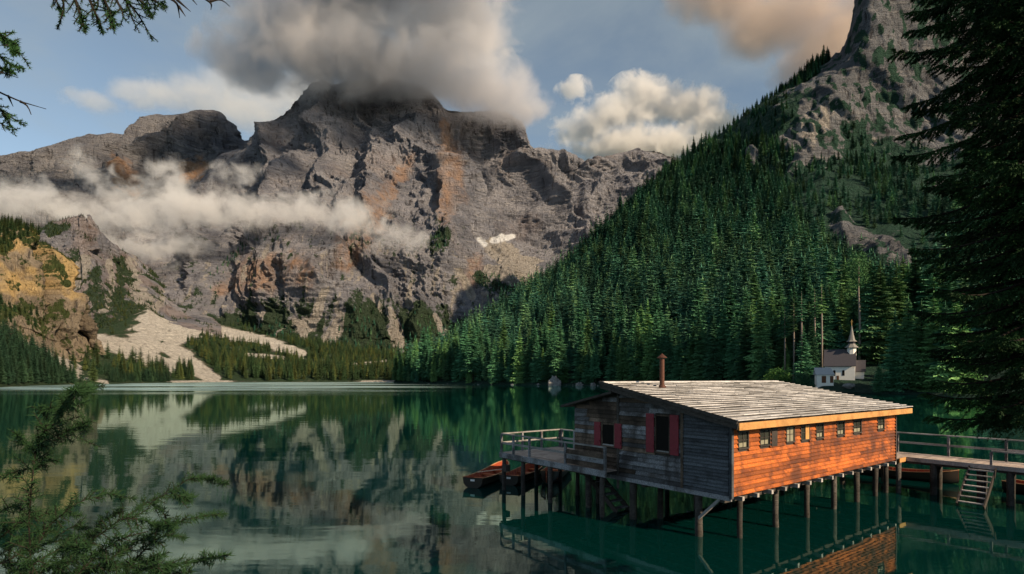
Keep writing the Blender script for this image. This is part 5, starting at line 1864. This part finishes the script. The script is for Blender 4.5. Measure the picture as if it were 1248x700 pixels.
# ================================================================ near vegetation
def needle_tris(base, tip, rr, per, nlen, nwid, spread=0.75, flat=0.0, up=None):
    """Needles round straight twigs base->tip (arrays n x 3): one slim triangle each."""
    n = len(base)
    d = tip - base
    L = np.linalg.norm(d, axis=1)
    d = d / (L[:, None] + 1e-9)
    ref = np.where(np.abs(d[:, 2:3]) < 0.9, np.array([[0, 0, 1.0]]), np.array([[1.0, 0, 0]]))
    a = np.cross(d, ref)
    a /= np.linalg.norm(a, axis=1)[:, None]
    b = np.cross(a, d)
    t = (np.arange(per)[None, :] + rr.random((n, per))) / per
    ph = rr.uniform(0, 2 * np.pi, (n, per))
    ca, sa = np.cos(ph), np.sin(ph) * (1 - flat)
    side = a[:, None] * ca[..., None] + b[:, None] * sa[..., None]
    dirn = d[:, None] * rr.uniform(0.35, 1.0, (n, per, 1)) + side * spread
    dirn /= np.linalg.norm(dirn, axis=-1, keepdims=True)
    p = base[:, None] + (d * L[:, None])[:, None] * t[..., None]
    ln = nlen * rr.uniform(0.65, 1.15, (n, per, 1)) * (1 - 0.35 * t[..., None])
    wv = np.cross(dirn, rr.normal(size=(n, per, 3)))
    wv /= np.linalg.norm(wv, axis=-1, keepdims=True) + 1e-9
    wv *= nwid * 0.5
    V = np.stack([p - wv, p + wv, p + dirn * ln], 2).reshape(-1, 3)
    return V


def tri_mesh(name, V, mat):
    return mesh_np(name, V, np.arange(len(V)).reshape(-1, 3), mat)


def near_spruce(name, loc, h, rad, z_lo, seed, label, reach=None):
    rr = np.random.default_rng(seed)
    t = empty(name, tuple(loc), 0, label=label, category='tree')
    MB().tube([(0, 0, -1.5), (0.04, 0, h * 0.3), (-0.05, 0, h * 0.6), (0, 0, h)], [0.30, 0.24, 0.15, 0.02], 12).build('trunk', M_bark, t, smooth=True)
    limbs = MB()
    B, Tp = [], []
    z = z_lo
    while z < h - 0.4:
        f = (z - z_lo) / (h - z_lo)
        R = rad * min(1.0, 0.8 + f * 1.2) * (1 - max(0, f - 0.45) / 0.55) ** 0.8
        nb = 7
        a0 = rr.uniform(0, 6.28)
        for k in range(nb):
            a = a0 + 6.283 * (k + rr.uniform(-0.25, 0.25)) / nb
            r = R * rr.uniform(0.62, 1.12)
            ca, sa = math.cos(a), math.sin(a)
            dr = rr.uniform(0.25, 0.5)
            sp = []
            for j in range(9):
                u = j / 8
                sp.append(np.array((ca * r * u, sa * r * u, z - dr * r * u ** 1.3 + 0.22 * r * u ** 3.5)))
            limbs.tube(sp, [0.035 * (1 - 0.9 * q / 8) + 0.004 for q in range(9)], 4, False)
            m = int(r / 0.065)
            for q in range(2, m + 1):
                u = q / m
                i = min(int(u * 8), 7)
                pt = sp[i] + (sp[i + 1] - sp[i]) * (u * 8 - i)
                dv = sp[i + 1] - sp[i]
                dv /= np.linalg.norm(dv)
                for s in (-1, 1):
                    tl = (0.50 * (1 - u) + 0.14) * rr.uniform(0.6, 1.2)
                    sd = np.array((-sa * s, ca * s, 0.0))
                    e = dv * 0.75 + sd * 0.75 + np.array((0, 0, -rr.uniform(0.1, 0.75)))
                    e /= np.linalg.norm(e)
                    mid = pt + e * tl
                    B.append(pt); Tp.append(mid)
                    # side shoots
                    for w in range(3):
                        st = pt + e * tl * (0.25 + 0.25 * w)
                        e2 = e + sd * rr.uniform(-0.9, 0.6) + np.array((0, 0, -0.55)) + dv * 0.3
                        e2 /= np.linalg.norm(e2)
                        B.append(st); Tp.append(st + e2 * tl * 0.5)
        z += rr.uniform(0.24, 0.36)
    limbs.build('branches', M_bark, t, kind='stuff')
    B, Tp = np.array(B), np.array(Tp)
    V = needle_tris(B, Tp, rr, 11, 0.070, 0.024, 0.7, 0.3)
    obj('needles', tri_mesh(name + '_needles', V, M_near), t, kind='stuff')
    print(name, 'needle tris', len(V) // 3)
    return t


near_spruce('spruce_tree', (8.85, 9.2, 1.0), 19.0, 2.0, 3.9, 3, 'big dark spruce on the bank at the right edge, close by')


def sprig_branches(parent, paths, depth, rr, sub_len, sub_gap, per, nlen, nwid, r0, mat, name='foliage', bare=(), skip=0.25):
    """Twiggy conifer branches along pixel paths at the given depth, with side shoots and needles."""
    B, Tp = [], []
    wood = MB()
    for ip, path in enumerate(paths):
        off = rr.uniform(-0.14, 0.14) * depth
        pts = [P(x, y, depth + off + 0.04 * depth * k * rr.uniform(-1, 1)) for k, (x, y) in enumerate(path)]
        # smooth resample
        cum = np.concatenate([[0], np.cumsum([np.linalg.norm(pts[k + 1] - pts[k]) for k in range(len(pts) - 1)])])
        n = max(4, int(cum[-1] / sub_gap))
        s = np.linspace(0, cum[-1], n + 1)
        q = np.stack([np.interp(s, cum, [p[c] for p in pts]) for c in range(3)], 1)
        for _ in range(2):
            q[1:-1] = (q[:-2] + 2 * q[1:-1] + q[2:]) / 4
        wood.tube(list(q), [max(0.0012 * depth / 2, r0 * (1 - 0.85 * k / n)) for k in range(n + 1)], 5, False)
        if ip in bare:
            continue
        B += list(q[:-1]); Tp += list(q[1:])
        for k in range(1, n):
            dv = q[k] - q[k - 1]
            dv /= np.linalg.norm(dv) + 1e-9
            f = k / n
            for sgn in (-1, 1):
                if rr.random() < skip:
                    continue
                sd = np.array((-dv[2], 0, dv[0])) * sgn
                e = dv * 0.8 + sd * rr.uniform(0.4, 0.85) + rr.normal(0, 0.25, 3)
                e /= np.linalg.norm(e)
                tl = sub_len * (1 - 0.65 * f) * rr.uniform(0.5, 1.2)
                m = max(1, int(tl / (sub_gap * 0.9)))
                c = q[k].copy()
                for w in range(m):
                    e = e + np.array((0, 0, -0.06)) + rr.normal(0, 0.06, 3)
                    e /= np.linalg.norm(e)
                    nx = c + e * tl / m
                    B.append(c); Tp.append(nx)
                    wood.tube([c, nx], [0.35 * r0 * (1 - w / m) + 0.0006 * depth, 0.35 * r0 * (1 - (w + 1) / m) + 0.0004 * depth], 3, False)
                    c = nx
    wood.build('twigs', M_bark, parent, kind='stuff')
    V = needle_tris(np.array(B), np.array(Tp), rr, per, nlen, nwid, 1.15)
    obj('needles', tri_mesh(name + '_needles', V, mat), parent, kind='stuff')
    print(name, len(V) // 3)


def near_left():
    rr = np.random.default_rng(12)
    d = 2.3
    t = empty('young_spruce', tuple(P(36, 461, d)[:2]) + (2.3,), 0, label='needled young spruce in the bottom left corner in front of the lake', category='tree')
    stem = [P(30, 1200, d), P(34, 900, d), P(36, 760, d), P(38, 690, d)]
    stem[0][2] = 2.2
    inv = Matrix.Translation(-t.location)
    holder = t
    MB().tube([tuple(p - np.array(t.location)) for p in stem], [0.02, 0.016, 0.012, 0.009], 7).build('stem', M_bark, t, smooth=True)
    paths = [
        [(38, 700), (35, 633), (39, 588), (43, 551), (56, 522), (74, 496), (93, 477), (112, 472), (128, 470)],
        [(43, 556), (60, 535), (85, 524), (113, 513)], [(46, 545), (85, 529), (122, 545)], [(42, 570), (25, 574), (-4, 582)], [(60, 520), (50, 500), (66, 497)],
        [(40, 575), (60, 560), (72, 562)], [(44, 548), (28, 540), (20, 528)], [(58, 520), (80, 512), (100, 508)], [(76, 494), (90, 492), (106, 489)],
        [(30, 690), (60, 640), (93, 613), (130, 601), (165, 609)],
        [(60, 705), (110, 660), (148, 633), (180, 612), (208, 600), (230, 583), (255, 583), (277, 589)],
        [(90, 710), (140, 678), (163, 662), (223, 634), (250, 628), (276, 626)],
        [(120, 715), (160, 700), (190, 690), (241, 684), (278, 676)],
        [(148, 633), (170, 632), (190, 640), (215, 640)], [(208, 600), (220, 605), (238, 606)], [(180, 612), (200, 625), (212, 650)],
        [(-5, 660), (20, 640), (60, 625), (100, 628)], [(-5, 690), (40, 668), (85, 655), (120, 652)], [(0, 712), (50, 695), (100, 680), (150, 672)], [(30, 715), (80, 702), (130, 693), (175, 680)],
        [(100, 712), (150, 704), (200, 700), (235, 697)], [(-8, 630), (15, 615), (30, 620)], [(60, 660), (90, 640), (105, 645)], [(10, 700), (30, 672), (52, 650), (60, 640)], [(140, 712), (180, 665), (200, 652), (225, 655)],
        [(70, 700), (95, 672), (120, 640), (150, 622)], [(20, 705), (10, 680), (14, 655)],
        [(15, 712), (45, 684), (75, 668), (110, 668)], [(60, 712), (100, 694), (140, 690)], [(0, 676), (35, 655), (70, 648)], [(110, 712), (140, 692), (165, 690), (200, 676)], [(40, 712), (66, 676), (96, 654)],
        [(5, 712), (22, 694), (50, 682)], [(85, 712), (118, 676), (150, 655), (180, 648)], [(150, 712), (185, 700), (215, 690)], [(0, 650), (28, 632), (48, 628)],
    ]
    root = empty('tmp', (0, 0, 0))
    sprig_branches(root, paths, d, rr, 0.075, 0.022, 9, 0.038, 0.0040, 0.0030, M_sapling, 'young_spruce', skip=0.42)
    for ch in list(root.children):
        ch.parent = t
        ch.location = -Vector(t.location)
    bpy.data.objects.remove(root)


near_left()


def hanging_left():
    rr = np.random.default_rng(14)
    d = 4.4
    base = np.array((-7.0, 4.2, 2.0))
    t = empty('overhanging_spruce', tuple(base), 0, label='spruce at the upper left whose branch tips hang into view', category='tree')
    MB().tube([(0, 0, -1), (0, 0, 5), (0.05, 0, 11)], [0.24, 0.17, 0.06], 10).build('trunk', M_bark, t, smooth=True)
    root = empty('tmp', (0, 0, 0))
    tx = (base[0] / d) * F + CX
    up = [[(tx, -60), (-200, -70), (-40, -45), (60, -25), (130, -15), (198, -4)],
          [(70, -24), (80, 10), (69, 36)], [(85, -20), (97, 16), (104, 38)], [(100, -20), (118, 20), (126, 42)], [(118, -18), (133, 12), (139, 36)], [(135, -14), (152, 20), (146, 32)],
          [(140, -14), (168, 16), (187, 50)], [(150, -12), (160, 22), (170, 40)], [(168, -10), (190, 2), (203, 9)], [(60, -25), (70, 5), (78, 20)], [(112, -18), (122, 5), (112, 24)], [(150, -12), (176, 4), (186, 22)],
          [(198, -6), (216, 2), (219, 22)], [(216, 0), (232, 14)], [(218, 8), (226, 20)], [(240, -8), (258, 4), (257, 12)], [(256, 2), (270, -2), (280, 8)], [(228, -8), (240, 6)]]
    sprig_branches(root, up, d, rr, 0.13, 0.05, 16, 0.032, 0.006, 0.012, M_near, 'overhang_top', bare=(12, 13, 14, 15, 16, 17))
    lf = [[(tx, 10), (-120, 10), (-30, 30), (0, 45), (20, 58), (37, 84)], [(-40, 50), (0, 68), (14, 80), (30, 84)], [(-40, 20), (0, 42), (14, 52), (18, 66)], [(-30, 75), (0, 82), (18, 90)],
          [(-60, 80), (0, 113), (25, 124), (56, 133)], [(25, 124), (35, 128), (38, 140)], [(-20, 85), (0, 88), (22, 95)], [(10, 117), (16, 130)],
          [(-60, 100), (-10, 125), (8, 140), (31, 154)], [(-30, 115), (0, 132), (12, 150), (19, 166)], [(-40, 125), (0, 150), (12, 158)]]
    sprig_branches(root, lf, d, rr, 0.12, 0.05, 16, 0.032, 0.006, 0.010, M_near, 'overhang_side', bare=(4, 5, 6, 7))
    for ch in list(root.children):
        ch.parent = t
        ch.location = -Vector(t.location)
    bpy.data.objects.remove(root)


hanging_left()


# ================================================================ clouds
def cloud(name, blobs, density, nscale, label, color=(1, 1, 1), aniso=0.2, seed=0.0, bias=0.38, gain=1.7, namp=1.5, step=1.0, squash=1.0):
    """blobs: (px, py, depth, rx, ry, rz) metres. One closed lumpy body with a soft-edged scattering volume."""
    cs = [(P(px, py, d), (rx, ry, rz)) for px, py, d, rx, ry, rz in blobs]
    bm = bmesh.new()
    for c, r in cs:
        mat = Matrix.Translation(Vector(c)) @ Matrix.Diagonal((*r, 1.0))
        bmesh.ops.create_icosphere(bm, subdivisions=3, radius=1.0, matrix=mat)
    me = bpy.data.meshes.new(name)
    bm.to_mesh(me)
    bm.free()
    o = bpy.data.objects.new(name, me)
    link(o)
    md = o.modifiers.new('union', 'REMESH')
    md.mode = 'VOXEL'
    md.voxel_size = min(min(r) for _, r in cs) * 0.22
    dg = bpy.context.evaluated_depsgraph_get()
    me2 = bpy.data.meshes.new_from_object(o.evaluated_get(dg))
    o.modifiers.clear()
    o.data = me2
    bpy.data.meshes.remove(me)
    m, g = new_mat(name + '_vapour')
    p = g.pos()
    f = None
    warp = g.n('ShaderNodeTexNoise')
    warp.inputs['Scale'].default_value = nscale * 0.55
    warp.inputs['Detail'].default_value = 3.0
    warp.inputs['Roughness'].default_value = 0.6
    g.put(warp.inputs['Vector'], g.vec('ADD', p, (seed * 97.0, seed * 31.0, 0.0)))
    amp = 2.2 * min(min(r) for _, r in cs)
    pw = g.vec('ADD', p, g.vec('MULTIPLY', g.vec('SUBTRACT', warp.outputs['Color'], (0.5, 0.5, 0.5)), (amp * 1.6, amp, amp)))
    for c, r in cs:
        v = g.vec('MULTIPLY', g.vec('SUBTRACT', pw, tuple(c)), tuple(1 / q for q in r))
        e = g.math('SUBTRACT', 1.0, g.vec('LENGTH', v))
        f = e if f is None else g.math('SMOOTH_MAX', f, e, 0.25)
    n = g.noise(g.mapping(p, (1, 1, squash), (0, 0, 0), (seed, seed * 0.7, 0)), nscale * 1.9, 6.0, 0.64, 0.5)
    v = g.math('ADD', g.math('MULTIPLY', f, gain), g.math('MULTIPLY', g.math('SUBTRACT', n, 0.5), namp))
    v = g.math('SUBTRACT', v, bias)
    dens = g.math('MULTIPLY', g.smooth(v, 0.0, 0.9), density)
    vol = g.n('ShaderNodeVolumePrincipled')
    vol.inputs['Color'].default_value = (*color, 1)
    vol.inputs['Anisotropy'].default_value = aniso
    g.put(vol.inputs['Density'], dens)
    out = g.n('ShaderNodeOutputMaterial')
    g.t.links.new(vol.outputs[0], out.inputs['Volume'])
    me2.materials.clear()
    me2.materials.append(m)
    try:
        m.cycles.volume_step_rate = step
        m.cycles.volume_sampling = 'MULTIPLE_IMPORTANCE'
    except Exception:
        pass
    tag(o, label, 'cloud')
    if name == 'added_shade_cloud':
        tag(o, kind='stuff')
    return o


cloud('low_cloud', [(20, 245, 1420, 210, 120, 85), (95, 258, 1430, 210, 130, 80), (170, 255, 1440, 210, 140, 90), (240, 258, 1440, 200, 140, 90), (215, 222, 1450, 95, 80, 75), (120, 212, 1460, 80, 70, 65), (92, 192, 1470, 55, 55, 45), (300, 258, 1420, 180, 120, 80),
                    (370, 258, 1390, 160, 100, 72), (430, 266, 1370, 140, 90, 75), (482, 290, 1360, 90, 70, 55), (200, 300, 1440, 170, 100, 75), (120, 305, 1400, 110, 60, 60), (-60, 245, 1430, 180, 120, 80), (285, 205, 1460, 80, 60, 50)],
      0.017, 0.010, 'white band of low cloud drifting across the foot of the mountains', seed=3.0, bias=0.62, gain=1.8, namp=5.0, step=0.2)
cloud('summit_cloud', [(440, 78, 2420, 450, 360, 190), (520, 90, 2420, 420, 320, 180), (600, 118, 2400, 280, 260, 130), (360, 45, 2450, 370, 330, 230), (560, 35, 2450, 320, 300, 210), (430, -20, 2450, 500, 400, 300), (640, 128, 2420, 140, 200, 85), (300, 80, 2500, 230, 300, 150), (500, -60, 2300, 600, 400, 250)],
      0.011, 0.0046, 'grey cloud cap hiding the summit of the massif', seed=4.0, color=(0.87, 0.87, 0.90), bias=0.16, gain=1.7, namp=2.6, step=0.3)
cloud('added_shade_cloud', [(300, -330, 1500, 500, 380, 200), (560, -330, 1450, 520, 400, 210), (800, -300, 1500, 450, 350, 200), (60, -300, 1600, 450, 380, 200), (450, -220, 1900, 600, 300, 170), (-200, -260, 1800, 500, 350, 190), (680, -260, 1750, 420, 280, 170), (830, -620, 1000, 330, 250, 150), (1250, -520, 1200, 330, 260, 150)],  # out of view, added only to keep sun off the upper rock
      0.012, 0.0030, 'unseen broken cloud added above the valley to shade the upper rock walls', seed=5.0, color=(0.95, 0.95, 0.96), bias=0.45, gain=1.8, namp=2.6, step=0.6)
cloud('cumulus_cloud', [(795, 122, 4600, 470, 320, 210), (750, 140, 4600, 400, 300, 190), (840, 130, 4600, 380, 300, 190), (775, 112, 4600, 260, 240, 160), (715, 155, 4650, 380, 300, 140), (870, 155, 4650, 420, 300, 200), (790, 180, 4700, 1000, 400, 190), (700, 110, 4600, 190, 180, 100)],
      0.013, 0.0052, 'white cumulus above the right end of the rock ridge', seed=8.0, bias=0.35, gain=1.9, namp=3.0, step=0.22)
cloud('white_cloud', [(250, 120, 4700, 620, 340, 260), (180, 118, 4700, 480, 300, 170), (315, 130, 4700, 560, 320, 300), (280, 95, 4700, 360, 280, 180), (360, 110, 4700, 460, 300, 280), (120, 128, 4700, 380, 250, 110)],
      0.0034, 0.0026, 'soft white cloud behind the left rock ridge', seed=21.0, bias=0.35, gain=1.9, namp=2.6, step=0.35)
cloud('dusk_cloud', [(960, 20, 4200, 760, 400, 420), (1050, 50, 4200, 700, 400, 460), (890, -10, 4200, 600, 360, 330), (1005, 80, 4200, 460, 340, 280), (1180, 0, 4200, 1000, 450, 560), (850, -30, 4200, 420, 300, 240), (1000, -120, 4200, 1200, 500, 500)],
      0.006, 0.0017, 'large brown dusk cloud above the crag at the upper right', seed=2.0, color=(0.76, 0.67, 0.61), bias=0.25, gain=1.8, namp=2.0, step=0.4)  # brown vapour colour stands in for the cloud's own dark shading
